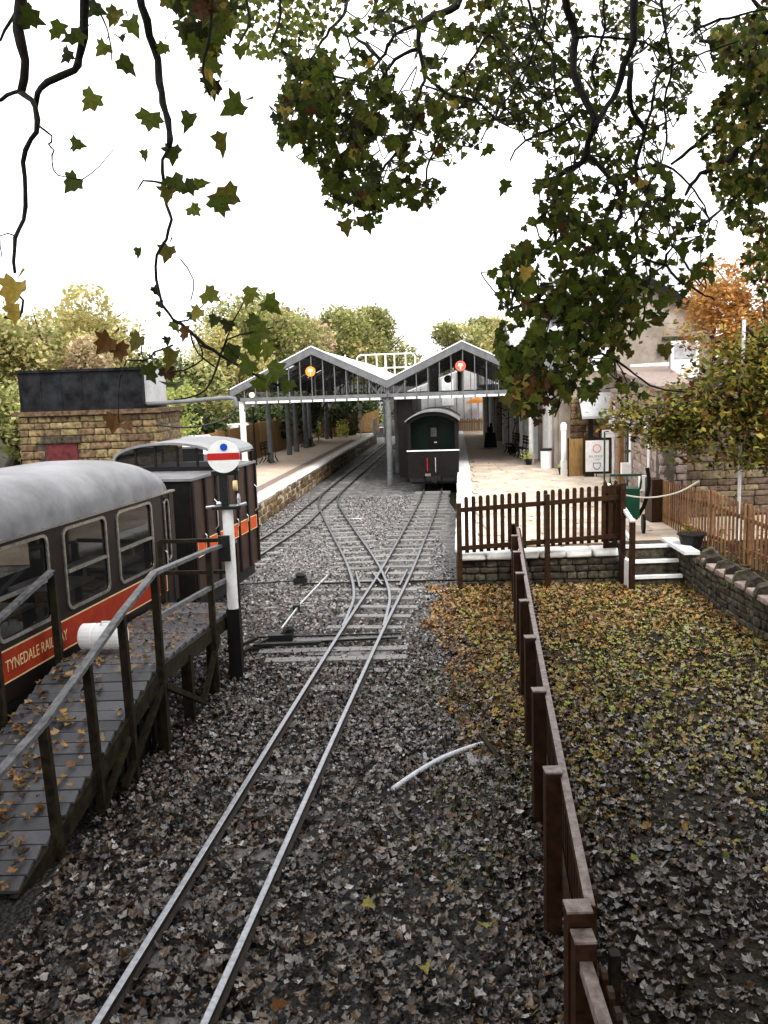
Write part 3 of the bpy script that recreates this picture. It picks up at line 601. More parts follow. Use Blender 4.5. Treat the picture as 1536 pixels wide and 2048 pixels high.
# ------------------------------------------------------------------ gangway with ramp
gw = thing('timber_gangway', 'dark timber boarding gangway and ramp with railings beside the carriage', 'gangway', (-2.8,9,0))
def q(x,y,z): return (x+2.8,y-9,z)
A_ = Vector((-2.10,11.7,.87)); B_ = Vector((-2.45,8.75,.98)); C_ = Vector((-2.95,6.1,.04)); D_ = Vector((-3.12,5.2,-.02))
AL = Vector((-3.2,11.85,.87)); BL = Vector((-3.56,8.75,.98)); CL = Vector((-4.15,6.1,.04)); DL = Vector((-4.35,5.2,-.02))
def boards(a, al, b2, bl, pitch=.15, nm='deck_board'):
    n = int((b2-a).length/pitch)
    for i in range(n):
        t = (i+.5)/n; p = a.lerp(b2, t); pl = al.lerp(bl, t); c = (p+pl)/2-gw.location; d = p-pl; f = (b2-a)
        o = inst(nm, SM_D, c+Vector((0,0,-.02+random.uniform(-.003,.003))), (d.length+random.uniform(-.01,.03), pitch-.014, .035), math.atan2(d.y,d.x), gw, rx=math.atan2(f.z, -abs(f.xy.length))*0)
        o.rotation_euler = (-math.atan2(-f.z, f.xy.length)*-1 if False else math.atan2(f.z,-f.xy.length)+math.pi, 0, math.atan2(d.y,d.x)) if abs(f.z) > .3 else (0,0,math.atan2(d.y,d.x))
SM_D = bpy.data.meshes.new('deck_board'); SM_D.from_pydata(slp.V, [], slp.F); SM_D.materials.append(M['deck'])
boards(A_, AL, B_, BL, .2); boards(B_, BL, C_, CL, .15)
b = B()
for p, r_ in ((A_,B_),(B_,C_),(AL,BL),(BL,CL)): b.bar(p-gw.location+Vector((0,0,-.13)), r_-gw.location+Vector((0,0,-.13)), .07, .18)
b.build('bearer', 'oldwood', gw)
def rampz(y): 
    P_ = [(11.7,.87),(8.75,.98),(6.1,.04),(5.2,-.02)]
    for (ya,za),(yb,zb) in zip(P_,P_[1:]):
        if yb <= y <= ya: return zb+(za-zb)*(y-yb)/(ya-yb)
    return 0
def edgeG(y, left=False):
    P_ = [AL,BL,CL,DL] if left else [A_,B_,C_,D_]
    for a, b2 in zip(P_,P_[1:]):
        if b2.y <= y <= a.y: return b2.x+(a.x-b2.x)*(y-b2.y)/(a.y-b2.y)
    return P_[-1].x
tops = []
for y, dx, hr in ((11.55,0,.9),(10.45,0,.95),(8.7,0,1.0),(8.0,-.02,1.0),(7.35,-.03,.96),(6.65,-.04,.92),(5.6,-.04,.9)):
    x = edgeG(y)+.04; z = rampz(y); t = Vector((x+dx, y, z+hr)); tops.append(t)
    B().bar(q(x, y, -.02), q(t.x, t.y, t.z-.02), .075, .075).build('post', 'oldwood', gw)
b = B(); m_ = B()
for a, b2 in zip(tops, tops[1:]): b.bar(a-gw.location, b2-gw.location, .075, .04)
b.build('handrail', 'greyrail', gw)
for a, b2 in zip(tops[:3], tops[1:3]): m_.bar(a-gw.location-Vector((0,0,.48)), b2-gw.location-Vector((0,0,.48)), .05, .05)
m_.build('mid_rail', 'greyrail', gw)
# far end rail and left rail
x0 = -3.15
B().bar(q(x0,11.75,-.02), q(x0,11.75,1.78), .07,.07).build('post', 'oldwood', gw)
B().bar(q(x0,11.75,1.77), q(-2.1,11.6,1.79), .06,.05).bar(q(x0,11.75,1.32), q(-2.1,11.6,1.34), .05,.05).build('end_rail', 'oldwood', gw)
lt = []
for y in (8.9,7.9,6.7,5.6):
    x = edgeG(y, True)-.02; z = rampz(y); lt.append(Vector((x,y,z+1.0))); B().bar(q(x,y,-.02), q(x,y,z+1.0), .075,.075).build('post', 'oldwood', gw)
b = B()
for a, b2 in zip(lt, lt[1:]): b.bar(a-gw.location, b2-gw.location, .075, .04)
b.build('handrail', 'greyrail', gw)
for (ya, za, yb, zb) in ((8.7,.75,7.75,.05),(9.9,.1,8.75,.72),(9.9,.1,10.6,.7),(7.9,.5,7.3,.02),(11.0,.05,11.5,.7)):
    B().bar(q(edgeG(ya)+.05,ya,za), q(edgeG(yb)+.05,yb,zb), .06,.06).build('brace', 'oldwood', gw)
for y in (11.5,10.4,9.5,8.7): 
    B().bar(q(edgeG(y,True)+.1,y,0), q(edgeG(y,True)+.1,y,.8), .1,.1).build('leg', 'oldwood', gw)
    B().bar(q(edgeG(y)+0,y+.1,0), q(edgeG(y),y+.1,.8), .12,.12).build('leg', 'oldwood', gw)
# added black boards standing in for the shade under the ramp
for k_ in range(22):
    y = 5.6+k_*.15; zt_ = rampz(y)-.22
    if zt_ > .06: B().box(edgeG(y)-.14+2.8, edgeG(y)-.115+2.8, y-9, y+.143-9, 0, zt_).build('shade_board', 'vanblack', gw)
# white drum on the deck
dr = thing('plastic_drum', 'white plastic drum lying on its side on the gangway', 'drum', (-3.18,9.22,1.0), R(-5))
b = B(); pr = [(.12,-.25),(.145,-.23),(.15,-.1),(.14,-.085),(.15,-.07),(.15,.1),(.14,.115),(.15,.13),(.148,.22),(.12,.25)]
V = []; Fc = []; n = 20
for r_, x in pr:
    for j in range(n): a = 2*math.pi*j/n; V.append((x, r_*math.cos(a), .15+r_*math.sin(a)))
for i in range(len(pr)-1):
    for j in range(n): Fc.append((i*n+j, i*n+(j+1)%n, (i+1)*n+(j+1)%n, (i+1)*n+j))
Fc += [tuple(range(n)), tuple(reversed(range((len(pr)-1)*n, len(pr)*n)))]
mesh('drum_body', V, Fc, 'plastic', dr, smooth=False)
B().disc((-.26,0,.15),.06,.03,14,'x').build('lid', 'white', dr); B().tube([(.0,-.05,.29),(.02,-.05,.33),(.12,-.05,.33),(.14,-.05,.29)],.012,6).build('handle', 'plastic', dr)

# ------------------------------------------------------------------ post and picket fence on the right of the line
def fx(y): return .90+(y-3.95)*.1215+.0006*(y-4)**2 if y > 3.95 else .90+(y-3.95)*.09
PK = B().box(-.012,.012,-.035,.035,-.5,.47).add([(-.012,-.035,.47),(.012,-.035,.47),(.012,.035,.47),(-.012,.035,.47),(-.012,-.02,.495),(.012,-.02,.495),(.012,.02,.495),(-.012,.02,.495)],[(4,5,6,7),(0,1,5,4),(1,2,6,5),(2,3,7,6),(3,0,4,7)])
PKM = bpy.data.meshes.new('picket'); PKM.from_pydata(PK.V, [], PK.F); PKM.materials.append(M['brownwood'])
fe = thing('picket_fence', 'long brown post and rail picket fence beside the leafy track', 'fence', (1.9,11.5,0))
fp = [5.42,6.95,8.5,10.0,11.52,13.05,14.5,15.75]; o_ = fe.location
def wl(x,y,z): return (x-o_.x, y-o_.y, z)
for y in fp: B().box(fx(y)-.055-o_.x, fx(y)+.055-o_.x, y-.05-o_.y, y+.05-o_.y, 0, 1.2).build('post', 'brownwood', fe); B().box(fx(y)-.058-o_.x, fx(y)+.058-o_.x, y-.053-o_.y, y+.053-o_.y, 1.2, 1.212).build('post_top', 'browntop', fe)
for y0, y1 in zip([3.95]+fp, fp):
    a = .075; B().bar(wl(fx(y0)+a,y0,1.13), wl(fx(y1)+a,y1,1.13), .045,.08).build('rail', 'brownwood', fe)
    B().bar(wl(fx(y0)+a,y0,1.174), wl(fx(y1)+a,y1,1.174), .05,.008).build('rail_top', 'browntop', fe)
    B().bar(wl(fx(y0)+a,y0,.4), wl(fx(y1)+a,y1,.4), .04,.08).build('rail', 'brownwood', fe)
y = 4.15; k = 0
while y < 15.7:
    inst('picket', PKM, wl(fx(y)+.118, y, .60), (1.1,1.0,1.12+random.uniform(-.012,.012)), random.uniform(-.03,.03)-.12, fe); y += .155; k += 1
gt = thing('picket_gate', 'low brown picket panel with capped posts nearest the camera, bottom right', 'fence', (.9,3.9,0)); o_ = gt.location
B().box(-.06,.06,-.05,.05,0,1.2).build('post', 'brownwood', gt); B().box(-.064,.064,-.054,.054,1.2,1.212).build('post_top', 'browntop', gt)
B().box(-.05,.05,-.17,-.07,0,1.12).build('post', 'brownwood', gt); B().box(-.053,.053,-.173,-.067,1.12,1.132).build('post_top', 'browntop', gt)
B().box(.14,.19,-.10,-.04,0,1.0).build('post', 'oldwood', gt)
B().bar((0,-.17,1.0),(-.04,-1.7,.98),.06,.06).build('rail', 'browntop', gt); B().bar((0,-.17,.4),(-.04,-1.7,.4),.04,.08).build('rail', 'brownwood', gt)
for i in range(11): inst('picket', PKM, (.065-.003*i, -.25-i*.13, .53), (1.1,1.0,1.04), 0, gt)

# platform end fence (pickets above the wall), facing the camera
pf = thing('picket_fence', 'red brown picket fence on posts across the end of the right platform', 'fence', (1.38,15.5,0)); o_ = pf.location
xa, xb = 1.38, 4.36
def pfy(x): return 15.62-.1*(x-1.38)/3
def rz_(x): return 1.52+.055*(x-1.38)       # rail level rises slightly
for x, zt in ((1.38,1.66),(3.0,1.78),(4.38,1.95)): B().box(x-.045-o_.x,x+.045-o_.x,pfy(x)-.14-o_.y,pfy(x)-.06-o_.y,0,zt).build('post', 'brownwood', pf)
for x0, x1 in ((1.38,3.0),(3.0,4.38)):
    for dzz in (0,-.72): B().bar((x0-o_.x,pfy(x0)-.03-o_.y,rz_(x0)+dzz),(x1-o_.x,pfy(x1)-.03-o_.y,rz_(x1)+dzz),.04,.085).build('rail', 'brownwood', pf)
for i in range(22):
    x = 1.53+i*.133
    if i == 9: continue
    inst('picket', PKM, (x-o_.x, pfy(x)+.01-o_.y, rz_(x)-.29), (1.1,1.05,1.06), math.pi/2, pf)
nb = thing('notched_post', 'wide brown notched board at right end of platform fence', 'post', (4.22,15.66,0))
B().add([(-.13,0,.7),(.13,0,.7),(.13,0,1.95),(.09,0,1.98),(.05,0,1.88),(-.05,0,1.88),(-.09,0,1.98),(-.13,0,1.95),(-.13,.04,.7),(.13,.04,.7),(.13,.04,1.95),(.09,.04,1.98),(.05,.04,1.88),(-.05,.04,1.88),(-.09,.04,1.98),(-.13,.04,1.95)],
 [(0,1,2,3,4,5,6,7),(15,14,13,12,11,10,9,8)]+[(i,(i+8),(i+1)%8+8,(i+1)%8) for i in range(8)]).build('board', 'brownwood', nb)
B().box(-.035,.035,-.006,0,1.25,1.75).disc((0,-.004,.85),.04,.01,12).build('notice', 'white', nb)
# step handrail
hr = thing('step_handrail', 'white topped sloping handrail on brown posts beside the stone steps', 'handrail', (4.45,15.1,0))
B().box(-.045,.045,-.09,0,0,1.28).build('post', 'brownwood', hr)
B().box(-.04,.04,1.05,1.13,.6,1.75).build('post', 'brownwood', hr)
B().bar((0,-.06,1.29),(-.12,1.15,1.83),.07,.05).build('top_rail', 'white', hr)
B().bar((.03,-.02,.86),(-.1,1.12,1.38),.05,.05).build('lower_rail', 'white', hr)
B().box(-.05,.03,.0,.5,.0,.55).box(-.04,.03,.02,.07,0,.3).build('side_stone', 'whitestone', hr)

# retaining wall with coping on the right
sw = thing('dry_stone_wall', 'mossy dry stone wall with rounded cope stones right of the steps', 'wall', (5.5,14.5,0))
pts = [(5.50,16.3),(5.52,15.0),(5.42,13.6),(5.42,12.2),(5.5,10.5)]
for i, (a, b2) in enumerate(zip(pts, pts[1:])):
    masonry(sw, (a[0]-5.5,a[1]-14.5), (b2[0]-5.5,b2[1]-14.5), 0, .62, .3, (.09,.16), (.14,.32), 'stonedark', cap=68)
def cope(): 
    V = []; n = 13
    for x in (-.09,.09):
        for i in range(n): a = math.pi*i/(n-1); V.append((x, .19*math.cos(a)*(1+.06*math.sin(i*3)), .2*math.sin(a)*(1+.08*math.cos(i*2))))
    Fc = [tuple(reversed(range(n))), tuple(range(n,2*n))]+[(i,i+1,n+i+1,n+i) for i in range(n-1)]
    me = bpy.data.meshes.new('cope_stone'); me.from_pydata(V, [], Fc); me.materials.append(M['stonedark']); return me
CM = cope()
for i in range(9):
    y = 14.55-i*.44; x = 5.62-.02*i+ (0 if i else .05)
    inst('cope_stone', CM, (x-5.5, y-14.5, .64), (.9+random.uniform(-.1,.2), 1+random.uniform(-.15,.1), 1+random.uniform(-.1,.15)), R(70)+random.uniform(-.1,.1), sw, ry=random.uniform(-.15,.1))
    inst('cap_stone', SM['stonepink'][i%5], (x-5.5-.1, y-.22-14.5, .66), (.34,.2,.09), R(90), sw)
for y0_, y1_ in ((16.35,15.0),): B().bar((.02,16.3-14.5,.72),(.0,14.95-14.5,.70),.28,.06).build('white_coping', 'white', sw)
struct(mesh('upper_bank', [(5.6,10.4,.6),(5.6,16.7,.6),(12,16.7,.66),(12,10.4,.6)], [(0,3,2,1)], 'lawn'))
# tan picket fence on the bank
tf = thing('picket_fence', 'tan picket fence on the bank in front of the rubble wall, far right', 'fence', (6.1,15.7,.6))
PKT = PKM.copy(); PKT.materials.clear(); PKT.materials.append(M['tanwood'])
P = smooth_path([(6.15,18.6),(6.05,17.0),(6.08,15.6),(6.15,14.3),(6.25,13.2),(6.35,11.8)], .135); acc = 0
def tfz(y): return .98+.12*max(0,min(1,(18.6-y)/3)) - .12*max(0,(15.6-y)/2)
for i, p in enumerate(P):
    inst('picket', PKT, (p.x-6.1, p.y-15.7, tfz(p.y)/2-.02), (.9,.8,tfz(p.y)+.12), -.05, tf)
for a, b2 in zip(P[::10], P[10::10]+[P[-1]]):
    for f in (.25,.78): B().bar((a.x+.03-6.1,a.y-15.7,tfz(a.y)*f),(b2.x+.03-6.1,b2.y-15.7,tfz(b2.y)*f),.035,.07).build('rail', 'tanwood', tf)
    B().box(a.x-6.06,a.x-5.98,a.y-.04-15.7,a.y+.04-15.7,0,tfz(a.y)+.02).build('post', 'tanwood', tf)
rp_ = [Vector((4.40,15.55,1.72)),Vector((4.8,15.65,1.64)),Vector((5.2,15.8,1.63)),Vector((5.6,15.9,1.70)),Vector((6.02,16.1,1.86))]
o = B().tube([p-Vector((5.2,15.8,1.6)) for p in smooth_path(rp_,.1)],.016,6).build('rope', 'rope'); o.location = (5.2,15.8,1.6); tag(o, 'pale rope slung from the step handrail to the tan picket fence', 'rope')
def pot(x, y, z, r, h, lb, m='iron', cat='plant pot', nm='plant_pot'):
    t = thing(nm, lb, cat, (x,y,z)); B().lathe(0,0,[(r*.72,0),(r*.98,h*.9),(r*1.08,h*.9),(r*1.08,h),(r*.9,h)],18).build('pot', m, t); B().lathe(0,0,[(r*.9,h*.93),(r*.88,h*.95)],14).build('soil', 'lawn', t); return t
def tuft(t, z, r, n, m, s=.08, nm='foliage', hgt=1):
    Pn = rng.normal(0, 1, (n,3))*[r*.45,r*.45,r*.35*hgt]+[0,0,z+r*.4*hgt]
    V, T = scatter(DV, DT, Pn, rot_mats(n, 1.2), rng.uniform(s*.6,s*1.3,n)); return fast(nm, V, T, m, t)
pt = pot(5.72,15.62,.68,.24,.26,'wide black plant pot at the foot of tan picket fence'); tuft(pt,.26,.22,60,'hedge',.06)

# ------------------------------------------------------------------ station canopy, twin gables
ca = -math.atan(.0835)
cn = thing('station_canopy', 'grey twin gabled station canopy on columns over both platforms', 'canopy', (.28,33.5,0), ca)
LEN = 27; HW = 2.92; ZA, ZV, ZB = 5.36, 3.98, 3.42
def rafter(x): 
    u = abs((abs(x)) - HW)/HW; return ZA-(ZA-ZV)*u
for s in (-1,1):
    # roof slopes: three strips with rooflights in the middle one
    for k2, (xa_, xb_) in enumerate(((0,HW),(HW,2*HW+.38))):
        sg_ = s
        def slab(x0, x1, y0, y1, m, nm, th=.07):
            z0 = ZA-(ZA-ZV)*abs(x0-HW)/HW; z1 = ZA-(ZA-ZV)*abs(x1-HW)/HW; z0 += .12; z1 += .12
            X0, X1 = s*x0, s*x1
            V = [(X0,y0,z0),(X1,y0,z1),(X1,y1,z1),(X0,y1,z0),(X0,y0,z0-th),(X1,y0,z1-th),(X1,y1,z1-th),(X0,y1,z0-th)]
            Fc = [(0,1,2,3),(7,6,5,4),(0,4,5,1),(1,5,6,2),(2,6,7,3),(3,7,4,0)]
            if m == 'roofwhite': return mesh(nm, V, Fc, m, cn)
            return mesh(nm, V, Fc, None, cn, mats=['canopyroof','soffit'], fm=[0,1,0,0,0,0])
        q1 = xa_+(xb_-xa_)*.34; q2 = xa_+(xb_-xa_)*.62
        slab(xa_,q1,0,LEN,'c','roof_slope'); slab(q2,xb_,0,LEN,'c','roof_slope')
        yy = 0
        while yy < LEN-.1:
            slab(q1,q2,yy,min(LEN,yy+1.9),'c','roof_slope'); 
            if yy+1.9 < LEN: slab(q1,q2,yy+1.9,min(LEN,yy+2.7),'roofwhite','rooflight',.02)
            yy += 2.7
    b = B()
    for j in range(14):      # trusses and purlins seen from below
        y = .6+j*1.95
        for x0, x1 in ((0,HW),(HW,2*HW)): b.bar((s*x0,y,rafter(x0)-.02),(s*x1,y,rafter(x1)-.02),.08,.14)
        b.bar((s*.1,y,ZB+.1),(s*(2*HW-.1),y,ZB+.1),.07,.1)
        for x in (HW*.55, HW, HW*1.45): b.bar((s*x,y,ZB+.1),(s*x,y,rafter(x)-.05),.05,.05)
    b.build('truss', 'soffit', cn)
    b = B()
    for x in (.5,1.0,1.5,2.0,2.45,3.4,3.9,4.4,4.9,5.4): b.bar((s*x,.1,rafter(x)+.03),(s*x,LEN,rafter(x)+.03),.05,.08)
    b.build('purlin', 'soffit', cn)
    # gable end: verge boards, beam, mullions, glazing
    for x0, x1 in ((0,HW),(HW,2*HW+.38)):
        z0 = ZA-(ZA-ZV)*abs(x0-HW)/HW; z1 = ZA-(ZA-ZV)*abs(x1-HW)/HW; X0, X1 = s*x0, s*x1
        V = [(X0,-.10,z0-.14),(X1,-.10,z1-.14),(X1,-.10,z1+.15),(X0,-.10,z0+.15)]; V += [(x,-.02,z) for x,y,z in V]
        mesh('verge_board', V, [(0,1,2,3),(7,6,5,4),(3,2,6,7),(0,4,5,1),(0,3,7,4),(1,5,6,2)], 'paint', cn)
        V = [(X0,-.12,z0+.15),(X1,-.12,z1+.15),(X1,.25,z1+.15),(X0,.25,z0+.15)]; V += [(x,y,z+.045) for x,y,z in V]
        mesh('verge_flashing', V, [(3,2,1,0),(4,5,6,7),(0,1,5,4),(1,2,6,5),(2,3,7,6),(3,0,4,7)], 'white', cn)
    B().box(*sorted((s*.02,s*(2*HW))),-.05,.05,ZB+.06,ZB+.2).build('gable_beam', 'paint', cn)
    for j in range(13):
        x = .24+j*.452; top = rafter(x)-.12
        if top > ZB+.25: B().box(*sorted((s*x-.017,s*x+.017)),-.045,.03,ZB-.05,top).build('mullion', 'paint', cn)
        if j < 12:
            B().box(*sorted((s*(x+.035),s*(x+.415))),-.075,.03,ZB-.035,ZB+.05).build('white_sill', 'white', cn)
            x0, x1 = x+.03, x+.42; mesh('pane', [(s*x0,0,ZB+.2),(s*x1,0,ZB+.2),(s*x1,0,rafter(x1)-.1),(s*x0,0,rafter(x0)-.1)], [(0,1,2,3)], 'glazing', cn)
# columns: valley row, left row, right row
def column(x, y, z0, r=.1, m='paint', top=ZB):
    B().lathe(x,y,[(r*1.15,z0),(r*1.15,z0+.5),(r,z0+.52),(r,top),(r*1.3,top+.06)],14).build('column', m, cn)
column(.0,.15,0,.11,top=ZV-.2)
for y in (5.2,10.2,15.2,20.2,25.4): column(0,y,0,.11)
column(-5.83,.15,PH,.12,'white')
for y in (4.3,8.8,10.8,13.7,15.2,21.8): column(-5.68,y,PH,.12)
column(-2.25,26.6,PH,.09,'white')
for y in (.6,5.5,10.5,15.5,20.5,26): column(5.6,y,PH,.1,'white')
for s in (-1,1): B().bar((s*.05,.1,ZB-.15),(s*.75,.1,ZV+.1),.09,.09).build('bracket', 'paint', cn)
B().bar((-5.75,.1,ZB-.3),(-5.2,.1,ZB+.1),.07,.07).build('bracket', 'paint', cn)
for y in (1.0,6.2): B().box(.32,.92,y,y+4.8,.2,ZB-.02).build('dark_screen', 'coach', cn)
B().box(-.12,.12,0,LEN,ZV-.02,ZV+.1).build('valley_gutter', 'canopyroof', cn)
# roof guard rail
gd = B(); y = .5
def rr_(x0,x1,z0,z1,r,y):
    P = []
    for cx, cz, a0 in ((x1-r,z1-r,0),(x0+r,z1-r,90),(x0+r,z0+r,180),(x1-r,z0+r,270)):
        for i in range(5): a = R(a0+22.5*i); P.append((cx+r*math.cos(a), y, cz+r*math.sin(a)))
    return P+[P[0]]
gd.tube(rr_(-1.2,1.1,4.62,5.15,.18,y),.028,8,False)
for x in (-.85,-.42,.28,.72): gd.bar((x,y,ZV+.2 if abs(x)<.5 else ZV+.45),(x,y,5.14),.05,.03)
gd.bar((-.1,y,4.25),(-.08,y,5.13),.04,.03).bar((-.03,y,4.25),(-.06,y,5.13),.04,.03)
gd.build('guard_rail', 'white', cn)
gd = B()
for k2 in range(4): gd.bar((-1.75,.6+.2*k2,4.85-.03*k2+.12*k2),(-.15,.6+.2*k2,4.2+.05*k2),.04,.03)
gd.bar((-1.75,.6,4.75),(-1.75,1.2,5.2),.04,.03).build('roof_ladder', 'white', cn)
# roundels
def roundel(px, py, Y, r, m, lb, ring=None, crest=True):
    p = at(px, py, Y); t = thing('roundel_sign', lb, 'sign', (p.x, Y, p.z), ca)
    B().disc((0,.0,0),r,.05,28).build('disc', m, t); B().disc((0,.012,0),r*1.08,.03,28).build('rim', 'iron', t)
    if crest:
        B().add([(-r*.5,-.03,.0),(-r*.4,-.03,r*.5),(r*.4,-.03,r*.5),(r*.5,-.03,.0),(r*.12,-.03,-r*.05),(r*.1,-.03,-r*.7),(-r*.1,-.03,-r*.7),(-r*.12,-.03,-r*.05)],[(0,1,2,3,4,5,6,7)][::-1]).build('crest', 'cream', t)
roundel(621,743,33.3,.195,'orangesign','orange round sign in the peak of the left canopy gable')
roundel(921,732,32.95,.20,'redsign','red round sign with pale crest in the right canopy gable')
roundel(504,790,33.4,.11,'cream','small pale round lamp sign near the left end of the canopy',crest=False)
roundel(896,758,40,.17,'loco','round clock face hanging inside the right canopy',crest=False)

# benches, lamps on the left platform
def bench(x, y, rz, lb, L=1.3):
    t = thing('platform_bench', lb, 'bench', (x,y,PH), rz)
    for yy in (-.06,.04,.14): B().box(-L/2,L/2,yy-.16,yy-.08,.42,.45).build('seat_slat', 'oldwood', t)
    for zz in (.6,.74,.86): B().box(-L/2,L/2,.14,.165,zz,zz+.08).build('back_slat', 'oldwood', t)
    for x_ in (-L/2+.1,0,L/2-.1): B().tube([(x_,-.28,0),(x_,-.16,.22),(x_,-.18,.42),(x_,.12,.42),(x_,.18,.95)],.025,6).tube([(x_,.12,.42),(x_,.1,.2),(x_,.25,0)],.025,6).build('frame', 'iron', t)
bench(-5.15,38.4,R(80),'black bench between grey columns nearest on the left platform')
bench(-4.25,48.8,R(80),'black bench further along the left platform, before the yellow shrubs')
bench(6.0,39.0,R(-85),'black bench against frontage under right canopy, behind the potted tree')
bench(6.05,36.4,R(-85),'black bench under right canopy nearest the yellow planter')
def lamp(x, y, z, h, lb, m='iron', head='white'):
    t = thing('street_lamp', lb, 'lamp', (x,y,z)); B().lathe(0,0,[(.07,0),(.07,.5),(.04,.55),(.035,h)],10).build('pole', m, t)
    B().lathe(0,0,[(.05,h),(.16,h+.28),(.18,h+.30)],6).build('lantern', head, t); B().lathe(0,0,[(.2,h+.3),(.05,h+.42),(.02,h+.5)],6).build('cap', m, t); return t
lamp(-5.55,37.2,PH,2.55,'plain black lamp post before the left canopy columns')
lamp(-3.3,56,PH,2.0,'small lantern lamp far along the left platform beneath trees')
lamp(7.35,24.6,PH,2.85,'tall dark green lamp post with white lantern beside the barrow','green')

# tan close board fence behind left platform
bf = thing('board_fence', 'tall tan close board fence along the back of the left platform', 'fence', (-6.2,33,PH))
for i in range(16):
    y = 27+i*1.83; x = -6.75+(y-33)*.092+.0
    hh = 1.55+.02*i
    pn = bpy.data.objects.new('fence_panel', None)
    B().bar((x+6.2,y-33,hh/2),(x+.168+6.2,y+1.79-33,hh/2),.05,hh).build('panel', 'fencetan', bf)
    B().box(x+6.15,x+6.25,y-.05-33,y+.05-33,0,hh+.08).build('post', 'fencetan', bf)

# people-high things at far end of left platform
def shrub(px, Y, z, w, h, m, lb, nm='shrub', cat='shrub', n=260, s=.12):
    p = at(px, 870, Y); t = thing(nm, lb, cat, (p.x,Y,z)); B().tube([(0,0,0),(0.02,0,h*.5)],[.03,.015],6).build('stem', 'bark', t)
    Pn = rng.normal(0,1,(n,3))*[w*.35,w*.35,h*.28]+[0,0,h*.58]; V, T = scatter(DV, DT, Pn, rot_mats(n,1.3), rng.uniform(s*.6,s*1.4,n)); fast('foliage', V, T, m, t); return t
shrub(637,54,PH,.3,.95,'yellowflower','slim yellow green shrub beside the last grey column, left platform')
shrub(680,57,PH,.35,.95,'yellowflower','left yellow shrub in front of brown boards')
shrub(692,57,PH,.35,1.0,'yellowflower','right yellow shrub in front of brown boards')
p = at(660,870,58); bd = thing('board_stack', 'brown upright timber boards at the far end of left platform', 'boards', (p.x,58,PH))
for i in range(9): B().box(-.65+i*.15,-.52+i*.15,-.02,.02,0,.95+.1*math.sin(i*2)).build('board', 'tanwood', bd)
p = at(690,850,60); bd = thing('board_stack', 'brown board screen behind the yellow shrubs', 'boards', (p.x,60,PH))
for i in range(7): B().box(-.7+i*.2,-.52+i*.2,-.02,.02,0,1.5).build('board', 'fencetan', bd)
p = at(740,860,62); bd = thing('board_stack', 'light brown board fence beside the white crossing gate', 'boards', (p.x,64,PH))
for i in range(8): B().box(-.9+i*.2,-.72+i*.2,-.02,.02,0,1.25+.05*i).build('board', 'fencetan', bd)
p = at(722,872,57); sgp = thing('platform_sign', 'white stop board on a thin post at the far platform end', 'sign', (p.x,57,PH))
B().tube([(0,0,0),(0,0,1.4)],.04,8).build('post', 'white', sgp); B().box(-.12,.12,-.05,-.02,1.3,1.75).box(-.13,.13,-.05,-.02,1.8,2.2).build('board', 'white', sgp)
p = at(762,872,60); wg = thing('crossing_gate', 'white crossing gate closing the far end of the line', 'gate', (p.x-.1,60,0))
B().box(-.45,-.2,-.06,.06,0,1.75).build('post', 'white', wg); B().box(.35,.55,-.06,.06,0,1.7).build('post', 'white', wg); B().box(-.2,.35,-.03,.03,.45,.6).box(-.2,.35,-.03,.03,1.2,1.3).build('bar', 'white', wg)
p = at(612,850,50); ps = thing('display_post', 'black and white panel post beside the far bench', 'post', (p.x+.1,50,PH)); B().box(-.06,.06,-.05,.05,0,2.7).build('post', 'iron', ps)

# white vans parked behind the fence
def van_car(x, y, rz, lb):
    t = thing('parked_van', lb, 'van', (x,y,0), rz)
    sec = [(-.85,.35),(-.9,.9),(-.88,1.4),(-.72,2.2),(-.5,2.35),(.5,2.35),(.72,2.2),(.88,1.4),(.9,.9),(.85,.35)]; V = []
    for yy, k2, zz in ((-2.3,.9,.9),(-2.2,1,1),(1.2,1,1),(1.7,.95,.82),(2.3,.9,.5)): V += [(a*k2, yy, .35+(b_-.35)*zz) for a, b_ in sec]
    n = len(sec); Fc = [(i*n+j,i*n+j+1,(i+1)*n+j+1,(i+1)*n+j) for i in range(4) for j in range(n-1)]+[tuple(reversed(range(n))), tuple(range(4*n,5*n))]
    mesh('body', V, Fc, 'plastic', t)
    B().box(-.7,.7,-2.33,-2.25,1.35,1.95).build('rear_window', 'glass', t)
    for sx in (-1,1):
        for yy in (-1.4,1.4): B().disc((sx*.82,yy,.33),.33,.2,18,'x').build('wheel', 'iron', t)
        B().box(*sorted((sx*.86,sx*.80)),-1.8,1.0,1.45,1.95).build('side_window', 'glass', t)
van_car(-7.4,30.5,R(-80),'white van roof showing just beyond the locomotive cab')
van_car(-7.35,42.3,R(-5),'white van roof rising above the tan fence')

# ------------------------------------------------------------------ water tower left
wt = thing('water_tower', 'black iron water tank on a sandstone base, left of the line', 'water tower', (-6.85,20,0), R(1))
B().box(-1.6,1.6,.03,2.5,0,3.45).build('tower_core', 'mortar', wt)
masonry(wt, (-1.62,0), (1.6,0), 2.0, 3.40, .1, (.15,.22), (.22,.5), 'stonetan', cap=100, cut=lambda x,z: .6<x<1.35 and z<2.85)
masonry(wt, (1.6,0), (1.6,2.5), 2.0, 3.40, .1, (.15,.22), (.22,.5), 'stonetan', cap=60)
B().box(-1.72,1.72,-.1,2.6,3.42,3.52).build('stone_ledge', 'stonetan', wt)
B().box(-1.0,-.28,-.06,.04,2.3,2.78).build('red_door', 'darkred', wt); B().box(-1.1,-.18,-.1,.04,2.78,2.93).build('lintel', 'stonedark', wt)
B().box(-1.55,1.3,.1,2.3,3.55,4.42).build('tank', 'tank', wt)
for i in range(7): B().box(-1.55+i*.475-.015,-1.55+i*.475+.015,.08,.1,3.55,4.42).build('seam', 'tank', wt)
